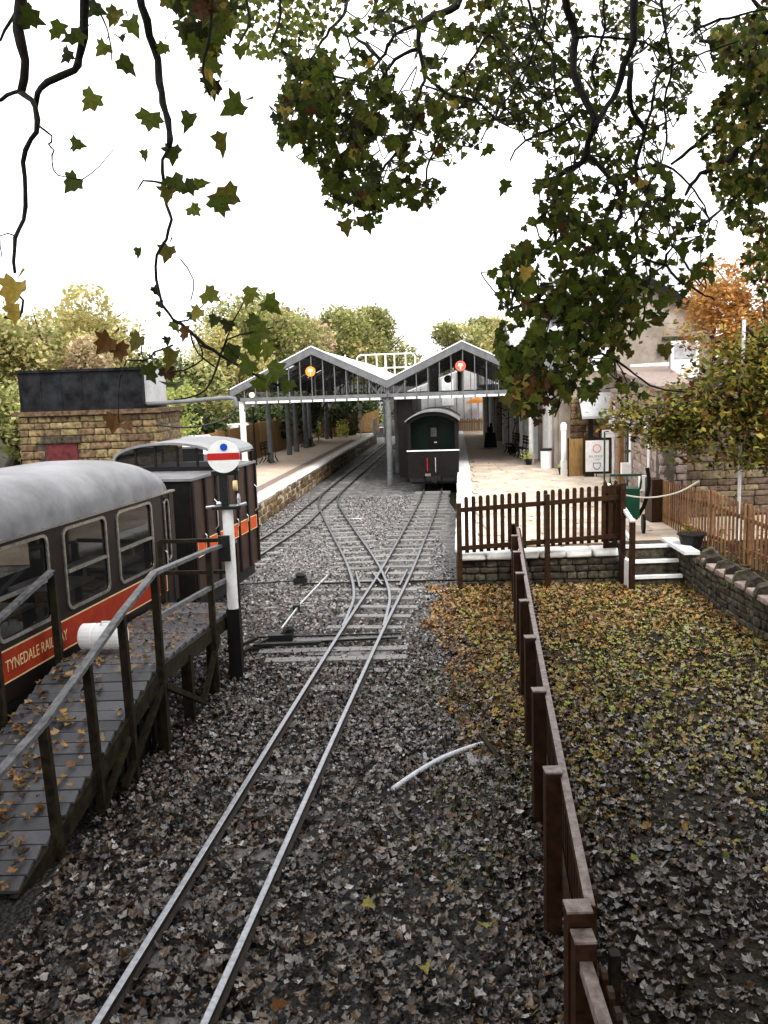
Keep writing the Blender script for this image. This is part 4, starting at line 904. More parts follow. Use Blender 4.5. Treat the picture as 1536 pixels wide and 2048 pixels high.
B().box(-1.6,1.35,.05,2.35,4.42,4.48).box(-1.58,1.33,.07,2.3,3.52,3.56).build('rim', 'tank', wt)
B().box(1.3,1.5,.3,1.6,3.6,4.45).build('side_box', 'greyshed', wt)
b = B().tube(smooth_path([(1.3,.25,3.62),(2.4,.2,3.66),(3.3,.15,3.70),(3.44,.13,3.62),(3.46,.13,3.45)],.1),.05,10).build('spout_pipe', 'paint', wt, smooth=True)
B().tube(smooth_path([(3.46,.13,3.5),(3.3,.1,3.25),(2.7,0,3.08),(2.2,0,3.05),(1.6,0,3.12)],.1),.022,6).build('chain', 'iron', wt)

# ------------------------------------------------------------------ station buildings right
YH = 30.5
sb = thing('station_house', 'buff rendered station house with steep gable and pale slate roofs', 'building', (9.4,YH,PH))
def L(p): return (p[0]-9.4, p[1]-YH, p[2]-PH)
xl, xr, xm, ze, za = 6.8, 11.9, 9.37, 5.85, 7.3
V = [L(v) for v in [(xl,YH,PH),(xr,YH,PH),(xr,YH,ze),(xm,YH,za),(xl,YH,ze),(xl+.5,YH+5,PH),(xr,YH+5,PH),(xr,YH+5,ze),(xm,YH+5,za),(xl+.5,YH+5,ze)]]
mesh('gable_wall', V, [(0,1,2,3,4),(1,6,7,2),(0,4,9,5)], 'render', sb)
for sgn, xe in ((1,xr+.35),(-1,xl-.35)):
    zz = ze-(za-ze)/(xr-xm)*.35
    V = [L(v) for v in [(xm,YH-.25,za+.06),(xe,YH-.25,zz+.06),(xe,YH+5,zz+.06),(xm,YH+5,za+.06)]]; V += [(x,y,z-.08) for x,y,z in V]
    mesh('roof_slope', V, [(0,1,2,3),(7,6,5,4),(0,4,5,1),(1,5,6,2),(2,6,7,3),(3,7,4,0)], 'slate', sb)
    B().bar(L((xm,YH-.28,za-.03)),L((xe,YH-.28,zz-.03)),.05,.2).build('bargeboard', 'vanblack', sb)
def hbox(x0,x1,y0,y1,z0,z1): return B().box(x0-9.4,x1-9.4,y0,y1,z0-PH,z1-PH)
w = hbox(10.3,11.3,-.06,.02,3.85,5.15).build('window', 'white', sb)
hbox(10.42,11.18,-.08,-.06,3.95,4.45).build('pane', 'whitestone', w); hbox(10.42,11.18,-.08,-.06,4.52,5.05).build('pane', 'slate', w)
hbox(10.8,11.0,-.1,-.08,4.05,4.2).build('ornament', 'gold', w)
hbox(10.0,11.5,-.1,.0,5.2,5.3).build('lintel', 'stonedark', sb); hbox(9.85,10.05,-.16,.0,4.75,5.05).build('wall_lamp', 'iron', sb)
hbox(7.5,8.1,-.05,.02,4.2,5.0).build('window', 'white', sb); hbox(7.4,8.35,-.09,.0,5.03,5.12).build('lintel', 'stonedark', sb)
B().tube([L((11.75,YH-.1,5.7)),L((11.75,YH-.1,.7))],.05,8).build('drain_pipe', 'iron', sb)
cnt = 0; E0, E1, Z0_, Z1_ = 33.4, 36.2, 5.7, 8.45
for j in range(15):
    t0, t1 = j/15, (j+1)/15; y0, z0, y1, z1 = E0+(E1-E0)*t0, Z0_+(Z1_-Z0_)*t0, E0+(E1-E0)*t1+.1, Z0_+(Z1_-Z0_)*t1+.1
    xx = 9.6 - (j%2)*.16
    while xx < 13.3 and cnt < 290:
        B().add([L((xx+.012,y0,z0+.035)),L((xx+.31,y0,z0+.035)),L((xx+.31,y1,z1)),L((xx+.012,y1,z1)),L((xx+.012,y0,z0)),L((xx+.31,y0,z0))],[(0,1,2,3),(4,5,1,0)]).build('slate', 'slate', sb); xx += .32; cnt += 1
mesh('roof_slope', [L(v) for v in [(7.2,E0,Z0_-.02),(13.3,E0,Z0_-.02),(13.3,E1,Z1_-.02),(7.2,E1,Z1_-.02),(13.3,39,Z0_-.02),(7.2,39,Z0_-.02)]], [(0,1,2,3),(3,2,4,5)], 'slate', sb)
mesh('rear_wall', [L(v) for v in [(7.3,33.6,PH),(13.0,33.6,PH),(13.0,33.6,5.7),(7.3,33.6,5.7),(13.0,38.8,PH),(13.0,38.8,5.7),(13.0,E1,8.3)]], [(0,1,2,3),(1,4,5,6,2)], 'render', sb)
mesh('low_roof_slope', [L(v) for v in [(5.3,33.6,4.3),(7.2,33.6,4.3),(7.2,36.2,6.4),(5.3,36.2,6.4),(7.2,39,4.3),(5.3,39,4.3)]], [(0,1,2,3),(3,2,4,5)], 'slate', sb)
# lean-to with pinkish stone
ln = thing('stone_lean_to', 'pinkish stone lean-to with slab roof and white downpipes beside the steps', 'building', (6.2,18.9,PH))
def Q(x,y): return (x-6.2, y-18.9)
masonry(ln, Q(7.9,29.4), Q(6.2,18.9), 0, 2.95, .3, (.2,.28), (.3,.68), 'stonepink', cap=295)
masonry(ln, Q(6.2,18.9), Q(6.8,18.9), 0, 2.9, .3, (.14,.22), (.25,.5), 'stonepink', cap=50)
V = [(-.14,-.15,2.98),(.62,-.15,3.02),(3.9,11.5,3.62),(1.95,11.5,3.62)]; V += [(x,y,z-.1) for x,y,z in V]
mesh('slab_roof', V, [(0,1,2,3),(7,6,5,4),(0,4,5,1),(1,5,6,2),(2,6,7,3),(3,7,4,0)], 'stonepink', ln)
B().bar((2.6,11.3,3.62),(3.95,11.3,3.66),.1,.14).build('white_flashing', 'white', ln)
for (y_, zb, zt) in ((1.3,.5,2.05),(4.7,.5,1.95)):
    x = .1619*y_-.06; k_ = 1+y_*.04
    B().tube([(x,y_,zb+.3),(x,y_,zt)],.035*k_,8).box(x-.2*k_,x+.03,y_-.02,y_+.12,zb,zb+.36).box(x-.22*k_,x+.03,y_-.02,y_+.1,zt+.12,zt+.26).box(x-.1,x+.05,y_-.07,y_+.09,zt-.12,zt+.08).build('downpipe', 'white', ln)
B().box(.78,.92,6.1,6.3,0,1.95).build('timber_leaf', 'fencetan', ln)
B().box(-.3,-.06,-.38,.12,0,.95).build('brick_pier', 'brownwood', ln)
# rubble boundary wall
rw = thing('rubble_wall', 'tall rubble stone wall under overhanging yellow foliage at the right', 'wall', (6.8,19.3,PH))
masonry(rw, (0,0), (6,.2), 0, 3.0, .5, (.13,.24), (.2,.55), 'stone', cap=300)
# platform frontage under right canopy
fr = thing('station_frontage', 'dark station frontage with cream pilasters beneath right canopy', 'building', (6.5,31.2,PH), -.01)
B().box(.08,.5,0,25,0,3.0).build('wall', 'vanblack', fr); B().box(.0,.5,-.06,0,0,3.0).build('end_wall', 'render', fr)
for i, (y, w) in enumerate(((.1,.45),(.9,.6),(2.1,.45),(3.3,.3),(4.6,.9),(7.0,.5),(9.0,.8),(11.2,.8),(14,.8),(17,.8),(20,.8),(23.5,.8))):
    B().box(-.14,.08,y,y+w,0,2.95).build('pilaster', ('render','white','whitestone')[i%3], fr)
B().box(-.3,.3,-.1,25,2.95,3.2).build('fascia', 'paint', fr)
pc = thing('porch', 'grey porch hood over a sandstone wall behind the notice board', 'porch', (7.7,30.4,PH))
masonry(pc, (-.95,-.02), (.9,-.02), 0, 2.6, .05, (.2,.3), (.35,.7), 'stonetan', cap=90)
V = [(-.75,-.9,1.95),(.55,-.9,1.95),(.6,-.12,2.75),(-.7,-.12,2.75)]; V += [(x,y,z-.08) for x,y,z in V]
mesh('hood', V, [(0,1,2,3),(7,6,5,4),(0,4,5,1),(1,5,6,2),(2,6,7,3),(3,7,4,0)], 'greyshed', pc)
B().box(-.35,-.2,-.2,-.1,.0,1.9).build('dark_pipe', 'iron', pc)
nb = thing('notice_board', 'white notice board with red ring and cup emblem in a brown frame', 'notice board', (7.15,28.3,PH), R(-4))
b = B().box(-.45,.47,-.02,.03,.08,1.28).build('frame', 'brownwood', nb)
B().box(-.37,.39,-.045,-.02,.16,1.2).build('white_panel', 'white', nb)
B().box(-.02,.0,-.1,.0,.0,.08).box(-.4,-.1,-.12,.1,.0,.09).build('foot', 'iron', nb)
def ringm(cx, cz, r, t, m, nm, y=-.05, n=24):
    V = [(cx+rr*math.cos(2*math.pi*i/n), y, cz+rr*math.sin(2*math.pi*i/n)) for rr in (r-t/2, r+t/2) for i in range(n)]
    mesh(nm, V, [(i,(i+1)%n,n+(i+1)%n,n+i) for i in range(n)], m, nb)
ringm(0,.93,.125,.025,'redsign','red_ring')
text('lettering','BUFFET',.11,'ink',nb,(-.25,-.047,.63),(R(90),0,0),width=.54)
text('lettering','OPEN',.05,'ink',nb,(-.09,-.047,.55),(R(90),0,0),width=.2)
V = [(-.13,-.05,.46),(.13,-.05,.46),(.13,-.05,.33),(.07,-.05,.24),(0,-.05,.21),(-.07,-.05,.24),(-.13,-.05,.33)]; I = [(x*.75,y,.345+(z-.345)*.72) for x,y,z in V]; n = 7
mesh('cup_emblem', V+I, [(i,(i+1)%n,n+(i+1)%n,n+i) for i in range(n)], 'ink', nb)
lf = thing('timber_leaf', 'tan timber gate leaf standing left of the notice board', 'gate', (6.55,28.55,PH), R(12))
B().box(-.3,.32,-.02,.02,0,1.25).build('panel', 'fencetan', lf); B().box(-.33,-.3,-.03,.03,0,1.3).box(.32,.35,-.03,.03,0,1.25).build('frame', 'brownwood', lf)
fs = thing('finger_post', 'white finger post with stepped boards above the notice board', 'signpost', (7.68,28.1,PH))
B().box(-.05,.05,-.05,.05,0,2.0).build('post', 'white', fs); B().box(-.42,.05,-.09,-.05,1.3,1.55).build('arm', 'white', fs); B().box(-.2,.25,-.09,-.05,1.75,1.9).build('arm', 'white', fs)
b = B().box(-.04,.28,-.09,-.05,2.1,2.5).build('board', 'white', fs); text('lettering','WAY OUT',.06,'ink',fs,(-.38,-.092,1.40),(R(90),0,0),width=.34)
wpst = thing('white_post', 'short white post with round top left of tan gate leaf', 'post', (6.2,29.0,PH)); B().lathe(0,0,[(.09,.5),(.09,1.5),(.11,1.55),(.11,1.72),(.05,1.8)],12).box(-.09,.09,-.09,.09,0,.5).build('post','white',wpst)
# green frame by lamp, barrow
bw = thing('luggage_barrow', 'dark green two wheeled luggage barrow behind the step handrail', 'barrow', (4.95,17.2,PH), R(-10))
B().box(-.26,.26,-.1,.3,.35,.95).build('box', 'green', bw)
B().tube([(-.26,-.1,.95),(-.34,-.25,1.1),(-.34,-.28,1.25),(.26,-.28,1.25),(.26,-.25,1.1),(.26,-.1,.95)],.025,6).build('handle', 'green', bw)
B().tube(smooth_path([(.42,.1,1.35),(.46,.1,1.0),(.36,.1,.55),(.2,.1,.3)],.1),.04,8).build('curved_arm', 'vanblack', bw)
for sx in (-.33,.36): 
    w_ = B().disc((sx,.1,.2),.2,.05,20,'x').build('wheel', 'vanblack', bw); B().disc((sx+.03,.1,.2),.05,.04,10,'x').build('hub', 'galv', w_)
gf = thing('sign_frame', 'green outlined frame standing between notice board and lamp post', 'frame', (6.72,24.4,PH))
B().tube([(-.33,0,1.7),(-.33,0,.15),(-.28,0,.05),(.28,0,.05),(.33,0,.15),(.33,0,2.0)],.025,6).build('frame', 'green', gf)
bn = thing('waste_bin', 'white cylindrical bin with black rim against the frontage', 'bin', (6.1,31.6,PH)); B().lathe(0,0,[(.2,0),(.21,.68)],18).build('body', 'plastic', bn); B().lathe(0,0,[(.225,.66),(.225,.74),(.18,.74)],18).build('rim', 'iron', bn)
pt = pot(5.72,33.2,PH,.15,.22,'black pot of yellow flowers left of the white bin'); tuft(pt,.22,.32,220,'yellowflower',.07)
pt = pot(6.2,29.2,PH,.16,.24,'black pot with pale yellow flowers at foot of white post'); tuft(pt,.24,.2,140,'yellowflower',.06)
bs = thing('weighing_machine', 'black platform weighing machine shaped like a tapered box', 'weighing machine', (5.55,43.5,PH))
B().add([(-.32,-.2,0),(.32,-.2,0),(.32,.2,0),(-.32,.2,0),(-.24,-.15,.75),(.24,-.15,.75),(.24,.15,.75),(-.24,.15,.75)],[(0,3,2,1),(4,5,6,7),(0,1,5,4),(1,2,6,5),(2,3,7,6),(3,0,4,7)]).box(-.15,.13,-.1,.1,.75,1.05).lathe(.05,0,[(.06,1.05),(.07,1.2),(.02,1.25)],10).build('body', 'vanblack', bs)
pt = pot(6.0,39.2,PH,.22,.3,'potted twisted tree with rusty brown crown under right canopy',nm='potted_tree',cat='potted tree')
B().tube(smooth_path([(0,0,.25),(.1,-.1,.5),(.05,-.05,1.0),(.2,0,1.4)],.15),[.035]*99 if False else .03,6).build('trunk','tanwood',pt)
Pn = rng.normal(0,1,(700,3))*[.42,.35,.32]+[.35,0,2.15]; V, T = scatter(DV, DT, Pn, rot_mats(700,1.3), rng.uniform(.08,.2,700)); fast('crown', V, T, 'leafbrown', pt)
# far end building and garden under right canopy
gs = thing('grey_clad_shed', 'pale grey clad gabled building closing the far end of the platforms', 'building', (6.2,62,PH))
V = [(-4.1,0,0),(3.5,0,0),(3.5,0,3.0),(-.2,0,4.35),(-4.1,0,2.9),(-4.1,6,0),(3.5,6,0),(3.5,6,3.0),(-.2,6,4.35),(-4.1,6,2.9)]
mesh('wall', V, [(0,1,2,3,4),(1,6,7,2),(0,4,9,5),(2,7,8,3),(3,8,9,4)], 'greyshed', gs)
for i in range(15): x = -3.8+i*.52; B().box(x-.02,x+.02,-.03,0,0,min(4.3-abs(x+.2)*.36,4.3)).build('batten', 'paint', gs)
B().box(-1.75,-.9,-.05,0,1.8,3.7).build('white_door', 'white', gs); B().box(1.2,2.4,-.05,0,.9,1.6).build('brown_panel', 'loco', gs)
gf2 = thing('garden_fence', 'low yellow brown timber fence of the far patio', 'fence', (6.25,60.3,PH))
for i in range(20): B().box(-1.15+i*.12,-1.06+i*.12,-.02,.02,0,.85+.06*math.sin(i*1.7)).build('picket', 'fencetan', gf2)
B().box(-1.2,1.3,-.05,-.02,.6,.7).build('rail', 'fencetan', gf2)
pa = thing('patio_parasol', 'orange parasol over the patio at the far end', 'parasol', (6.9,60.9,PH))
B().tube([(0,0,0),(0,0,2.2)],.03,6).build('pole', 'white', pa); B().lathe(0,0,[(.85,1.95),(.6,2.15),(.05,2.35)],10).build('canopy', 'orangefab', pa)
o = B().box(-.2,.2,-.15,.15,0,1.15).lathe(0,0,[(.2,1.15),(.1,1.3)],10).build('white_bin', 'white'); o.location = (8.05,60.2,PH); tag(o, 'white bin at the right end of the patio fence', 'bin')
# distant white house
wh = thing('white_house', 'distant white house with small paned windows beyond the platform end', 'house', (-1.5,85,0))
B().box(-1.6,2.2,0,6,0,5.2).build('wall', 'white', wh)
V = [(-1.9,-.3,5.2),(2.5,-.3,5.2),(2.5,3,7.0),(-1.9,3,7.0),(2.5,6.3,5.2),(-1.9,6.3,5.2)]; mesh('roof', V, [(0,1,2,3),(3,2,4,5)], 'slate', wh)
for x in (-.7,1.4):
    w_ = B().box(x-.4,x+.4,-.05,0,2.6,3.6).build('window', 'iron', wh); B().box(x-.03,x+.03,-.08,-.05,2.6,3.6).box(x-.4,x+.4,-.08,-.05,3.05,3.12).build('glazing_bar', 'white', w_)
o = B().box(-.03,.03,-.03,.03,-1.6,1.6).build('white_pole', 'white'); p = at(1486,715,16.5); q0 = p; t_ = thing('white_pole', 'thin white flag pole among orange and yellow foliage at the right', 'pole', (p.x,16.5,.6)); 
bpy.data.objects.remove(o); B().tube([(0,0,0),(0,0,at(1484,640,16.5).z-.6)],.035,8).build('pole','white',t_)
#PART2
# ------------------------------------------------------------------ footbridge the photographer stands on
fb = thing('footbridge', 'timber footbridge over the line, under the viewpoint', 'footbridge', (0,-1,0))
for i in range(40): B().box(-4.5+i*.3,-4.22+i*.3,-.7,.6,2.12,2.17).build('deck_plank', 'oldwood', fb)
b = B().box(-4.6,7.5,.5,.6,1.9,2.12).box(-4.6,7.5,-.7,-.6,1.9,2.12)
for x in (-4.5,3.0,7.4): b.box(x-.1,x+.1,-.6,-.4,0,2.0).box(x-.1,x+.1,.35,.55,0,2.0)
b.build('girder', 'oldwood', fb)
b = B().box(-4.6,7.5,-.72,-.66,3.1,3.18)
for i in range(24): b.box(-4.5+i*.5,-4.46+i*.5,-.7,-.66,2.1,3.1)
b.build('rear_parapet', 'oldwood', fb)

# ------------------------------------------------------------------ trees beyond the station
def crown(nm, parent, c, rad, n, size, m, lobes=14, seed=0, flat=.0):
    g = np.random.default_rng(seed); c = np.array(c, float); rad = np.array(rad, float)
    d = g.normal(0,1,(lobes,3)); d /= np.linalg.norm(d,axis=1)[:,None]; LC = c + d*rad*g.uniform(.35,.8,(lobes,1)); LR = g.uniform(.28,.5,lobes)*rad.min()
    idx = g.integers(0,lobes,n); dd = g.normal(0,1,(n,3)); dd /= np.linalg.norm(dd,axis=1)[:,None]
    Pn = LC[idx]+dd*LR[idx,None]*np.clip(g.normal(.92,.16,n),.2,1.4)[:,None]*[1,1,.85]
    Pn[:,2] = np.maximum(Pn[:,2], c[2]-rad[2]*.95)
    V, T = scatter(DV, DT, Pn, rot_mats(n,1.0), g.uniform(size*.5,size*1.35,n)); return fast(nm, V, T, m, parent)
def tree(nm, x, y, z0, h, w, m, lb, n=7000, size=.35, seed=0, group=None, tr=.16, base=.35, second=None):
    t = thing(nm, lb, 'tree', (x,y,z0), 0, group); g = random.Random(seed)
    b = B().tube(smooth_path([(0,0,0),(g.uniform(-.1,.1)*w,0,h*.3),(g.uniform(-.15,.15)*w,0,h*.62)],h*.1),tr,7); b.build('trunk', 'farbark', t)
    b = B()
    for i in range(7):
        a = g.uniform(0,6.28); b.tube([(0,0,h*(.3+.05*i)),(math.cos(a)*w*.22,math.sin(a)*w*.22,h*(.48+.05*i)),(math.cos(a)*w*.38,math.sin(a)*w*.38,h*(.6+.05*i))],[tr*.5,tr*.3,tr*.12],5)
    b.build('limbs', 'farbark', t)
    crown('crown', t, (0,0,h*(base+1)/2), (w/2,w/2,h*(1-base)/2), n, size, m, 18, seed)
    if second: crown('crown', t, (0,0,h*(base+1)/2), (w/2,w/2,h*(1-base)/2), n//3, size, second, 9, seed+50)
    return t
def px_tree(nm, px, ptop, Y, w, m, lb, **k):
    p = at(px, ptop, Y); return tree(nm, p.x, Y, 0, p.z, w, m, lb, **k)
G1 = 'autumn trees standing beyond the station'
px_tree('autumn_tree', 85, 575, 46, 12, 'faryellow', 'broad yellow tree behind the water tank', n=16000, size=.30, seed=1, group=G1, second='farpink')
px_tree('autumn_tree', -60, 610, 42, 9, 'fargreen', 'yellow green tree at the left edge behind the tank', n=9000, size=.3, seed=2, group=G1)
px_tree('autumn_tree', 178, 625, 52, 7, 'faryellow', 'small pale tree just right of the broad yellow tree', n=9000, size=.28, seed=3, group=G1, second='fargreen')
px_tree('autumn_tree', 350, 690, 40, 5.5, 'fargreen', 'dark green tree left of the canopy behind the hanging twigs', n=9000, size=.24, seed=4, group=G1, base=.1, second='ivy')
px_tree('autumn_tree', 465, 628, 56, 6.5, 'faryellow', 'yellow tree directly above the left end of the canopy', n=10000, size=.28, seed=5, group=G1)
px_tree('autumn_tree', 515, 590, 66, 11, 'fargreen', 'olive tree left of the russet crown', n=11000, size=.33, seed=6, group=G1)
px_tree('autumn_tree', 585, 570, 74, 13, 'farpink', 'russet tan crown above the left canopy gable', n=15000, size=.36, seed=7, group=G1)
px_tree('autumn_tree', 668, 592, 78, 12, 'fargreen', 'green tree between the russet crown and the valley of the roofs', n=13000, size=.36, seed=8, group=G1, second='faryellow')
px_tree('autumn_tree', 745, 606, 84, 13, 'fargreen', 'rounded green tree behind the white roof guard rail', n=15000, size=.38, seed=9, group=G1)
px_tree('autumn_tree', 965, 618, 92, 16, 'fargreen', 'rounded yellow green tree behind the right canopy gable', n=15000, size=.4, seed=10, group=G1, second='faryellow')
px_tree('autumn_tree', 1060, 625, 80, 12, 'faryellow', 'yellow tree hidden behind the station house', n=8000, size=.4, seed=11, group=G1)
px_tree('autumn_tree', 320, 725, 30, 2.2, 'limeleaf', 'bright lime shrub tree right of the water tank', n=3500, size=.14, seed=12, group=G1, base=.3, tr=.06)
px_tree('autumn_tree', 20, 760, 26, 5, 'fargreen', 'low green tree at the left edge in front of the yellow tree', n=6000, size=.2, seed=14, group=G1, base=.3)
G2 = 'dark trees along the back of the left platform'
for i, (px, Y, m, w, tp) in enumerate(((420,44,'ivy',6,770),(500,47,'ivy',6,775),(570,52,'ivy',6,770),(640,60,'ivy',7,772),(700,66,'ivy',6,775),(360,36,'ivy',4,800),(300,34,'ivy',4,810))):
    px_tree('dark_tree', px, tp, Y, w, m, 'dark tree behind the boarding, seen at %s' % ('the gap left of first column','the first columns','the second column pair','the third column pair','the far lamp','the arched cab roof','the tower pipe')[i], n=4500, size=.26, seed=20+i, group=G2, base=.05)
p = at(740,815,70); t_ = thing('lime_shrub', 'bright lime shrub below the distant white house', 'shrub', (p.x,70,0)); B().tube([(0,0,0),(0,0,1.5)],.06,6).build('stem','farbark',t_); crown('foliage', t_, (0,0,1.9), (1.4,1.4,1.3), 2500, .2, 'limeleaf', 8, 5)
struct(mesh('hill', [(-300,130,-1),(300,130,-1),(300,260,9),(60,250,8),(-40,250,9),(-300,260,13)], [(0,1,2,3,4,5)], 'lawn'))
px_tree('autumn_tree', 860, 770, 75, 9, 'ivy', 'low dark tree seen above the roof of the dark van', n=4000, size=.3, seed=31, group=G1, base=.0)

# orange tree and yellowing beech at the right
p = at(1510,455,25); tree('orange_tree', p.x+.5, 25, .6, p.z-.4, 4.6, 'orangeleaf', 'bright orange autumn tree right of the house roof', n=20000, size=.15, seed=40, base=.3)
bt = thing('beech_tree', 'yellowing beech overhanging the rubble wall and tan fence at the right edge', 'tree', (9.6,17.2,.6))
B().tube(smooth_path([(0,0,0),(-.1,0,1.5),(-.4,-.1,3),(-.3,0,4.6)],.3),.14,8).build('trunk','bark',bt)
b = B()
for P in ([(-.3,0,2.3),(-1.3,-.4,2.35),(-2.6,-.8,2.5),(-3.6,-1.0,2.75)],[(-.35,0,2.8),(-1.6,-.3,3.5),(-2.6,-.5,4.2)],[(-.2,0,1.9),(-1.5,-.6,1.85),(-2.8,-.9,2.0)],[(-.3,0,3.2),(.4,-.3,4.4),(.8,-.3,5.2)]): b.tube(smooth_path(P,.3),[.05-.04*i/20 for i in range(99)][:len(smooth_path(P,.3))],6)
b.build('limbs','bark',bt)
def spray(parent, px0, px1, py0, py1, Y, dY, n, size, m, clumps=30, nm='foliage', mask=None, base=None):
    g = rng; cx = g.uniform(px0,px1,clumps); cy = g.uniform(py0,py1,clumps); cY = g.uniform(Y-dY,Y+dY,clumps)
    if mask: k = [mask(a,b_) for a,b_ in zip(cx,cy)]; cx,cy,cY = cx[k],cy[k],cY[k]
    C = np.array([at(a,b_,c) for a,b_,c in zip(cx,cy,cY)]); i = g.integers(0,len(C),n)
    Pn = C[i]+g.normal(0,1,(n,3))*[.24,.22,.16]; Pn -= np.array(parent.location)
    V, T = scatter(LV if base is None else base, LT if base is None else DT, Pn, rot_mats(n,1.0), g.uniform(size*.6,size*1.25,n)); return fast(nm, V, T, m, parent)
msk = lambda x,y: (y > 655+max(0,(1400-x))*.55 - max(0,(1330-x))*.3) and not (x < 1420 and y < 800-(x-1300)*.3) 
spray(bt,1350,1600,680,850,16.4,.7,4300,.15,'hedge',130,'foliage',lambda x,y: y>790-(x-1350)*.85,base=DV)
spray(bt,1430,1600,850,930,16.3,.6,1500,.14,'hedge',60,'foliage',base=DV)
spray(bt,1235,1420,815,880,16.0,.4,1900,.125,'hedge',60,'foliage',lambda x,y: y < 850+(x-1235)*.25,base=DV)
spray(bt,1290,1400,860,910,16.2,.4,800,.125,'hedge',26,'foliage',lambda x,y: y < 850+(x-1235)*.3,base=DV)
spray(bt,1340,1420,670,700,16.4,.3,90,.12,'hedge',14,'foliage',base=DV)
spray(bt,1440,1620,640,720,17.4,.7,1300,.12,'hedge',40,'foliage',lambda x,y: y>790-(x-1400)*1.0,base=DV)

# ------------------------------------------------------------------ overhanging sycamore branches
def leaf_frames(n, tilt=.55):
    a = rng.normal(0,.7,n); ca, sa = np.cos(a), np.sin(a); Z = np.zeros(n); O = np.ones(n)
    Rz = np.stack([ca,-sa,Z, sa,ca,Z, Z,Z,O],1).reshape(n,3,3)
    base = np.array([[-1,0,0],[0,0,-1],[0,-1,0]], float)
    ax = rng.normal(0,1,(n,3)); ax /= np.linalg.norm(ax,axis=1)[:,None]; t = rng.normal(0,tilt,n); ct, st = np.cos(t), np.sin(t)
    K = np.zeros((n,3,3)); K[:,0,1] = -ax[:,2]; K[:,0,2] = ax[:,1]; K[:,1,0] = ax[:,2]; K[:,1,2] = -ax[:,0]; K[:,2,0] = -ax[:,1]; K[:,2,1] = ax[:,0]
    return (np.eye(3)[None]+st[:,None,None]*K+(1-ct)[:,None,None]*(K@K))@(base@Rz)
def leaf_meshes(m, k=5):
    out = []
    for i in range(k):
        r = random.Random(i*7+1); c1, c2, w = r.uniform(-.8,.9), r.uniform(-.6,.9), r.uniform(.7,1.05)
        me = bpy.data.meshes.new('leaf'); me.from_pydata([(x*w+r.uniform(-.045,.045), y+r.uniform(-.045,.045), z+c1*x*x+c2*y*y*.6+r.uniform(-.01,.01)) for x,y,z in LV], [], LT); me.materials.append(M[m]); out.append(me)
    return out
LM = {m: leaf_meshes(m) for m in ('leafgreen','leafyellow','leafbrown')}
def put_leaf(parent, P, size, m, fr):
    o = bpy.data.objects.new('leaf', random.choice(LM[m])); o.matrix_local = Matrix.Translation(Vector(P)-parent.location) @ Matrix(fr.tolist()).to_4x4() @ Matrix.Scale(size,4)
    o.parent = parent; COL.objects.link(o)
def limb(parent, pts, Y, w0, w1, nm='limb', dy=.25):
    """pts: sight-line samples of a real limb hanging at distance Y; w in pixels at full photo size"""
    P = []; yy = Y
    for i, (x, y) in enumerate(pts): yy += random.uniform(-dy, dy)*.5; P.append(at(x, y, yy)-parent.location)
    Q_ = smooth_path(P, .06); n = len(Q_)
    Q_ = [p+Vector((random.gauss(0,.004),random.gauss(0,.004),random.gauss(0,.004)))*(Y/6) for p in Q_]
    B().tube(Q_, [((w0+(w1-w0)*i/n)*Y/F/2)*random.uniform(.88,1.15) for i in range(n)], 7).build(nm, 'bark', parent, smooth=True)
    return P
def curled(i):
    r_ = random.Random(i*13+5); c1, c2, tw_ = r_.uniform(-.9,1.1), r_.uniform(-.9,1.0), r_.uniform(-.6,.6)
    return [(x*r_.uniform(.8,1.1), y, z+c1*x*x+c2*y*y*.6+tw_*x*y) for x, y, z in [(x+r_.uniform(-.05,.05), y+r_.uniform(-.05,.05), z) for x, y, z in LV]]
CURL = [curled(i) for i in range(6)]
# left hanging branches, about five metres away
hb = thing('sycamore_branch', 'thin hanging branches with scattered large leaves at the upper left', 'branch', tuple(at(200,-120,5)))
for pts, w0, w1 in (
  ([(38,-80),(40,0),(36,60),(50,120),(42,185)],28,14), ([(42,185),(70,215),(72,260),(50,300),(50,380),(47,440),(30,475),(28,545)],13,6), ([(42,183),(15,190),(-10,205)],10,6), ([(35,20),(0,80)],8,4),
  ([(165,-60),(170,0),(165,70),(158,115),(148,140),(95,165),(75,190),(70,240)],22,9), ([(75,250),(105,272),(97,290),(108,300),(102,322),(116,350),(165,358),(200,332),(225,300)],5,1.5),
  ([(30,470),(0,470),(4,515)],4,2), ([(265,-60),(285,10),(300,70),(315,120),(322,185),(335,240),(340,290)],20,11), ([(340,290),(325,320),(328,370),(335,410),(342,440),(330,480),(314,510),(312,560),(325,610),(345,640)],8,5),
  ([(345,640),(380,665),(410,690),(440,710),(500,745),(560,770)],8,4), ([(440,710),(455,680),(500,665),(545,655)],5,3), ([(440,710),(470,640),(490,600)],4,2), ([(430,700),(400,690),(385,660)],5,3),
  ([(440,712),(425,760),(395,790),(350,800)],5,3), ([(400,690),(405,720),(370,740),(320,745)],4,3), ([(345,640),(375,640),(405,610),(425,590)],4,2), ([(345,690),(310,705),(290,722),(255,720)],5,3), ([(285,715),(283,690)],3,2),
  ([(360,520),(388,560),(380,600)],3,2), ([(320,365),(285,362),(275,380)],5,2), ([(175,-20),(215,60),(225,120)],5,2), ([(455,690),(480,720),(520,725)],4,2), ([(380,665),(395,705),(432,735)],4,3), ([(10,635),(38,635),(45,600),(30,590)],6,4),
  ([(425,-40),(420,60),(405,140),(420,190)],8,4)):
    limb(hb, pts, 5.0, w0*.85, w1)
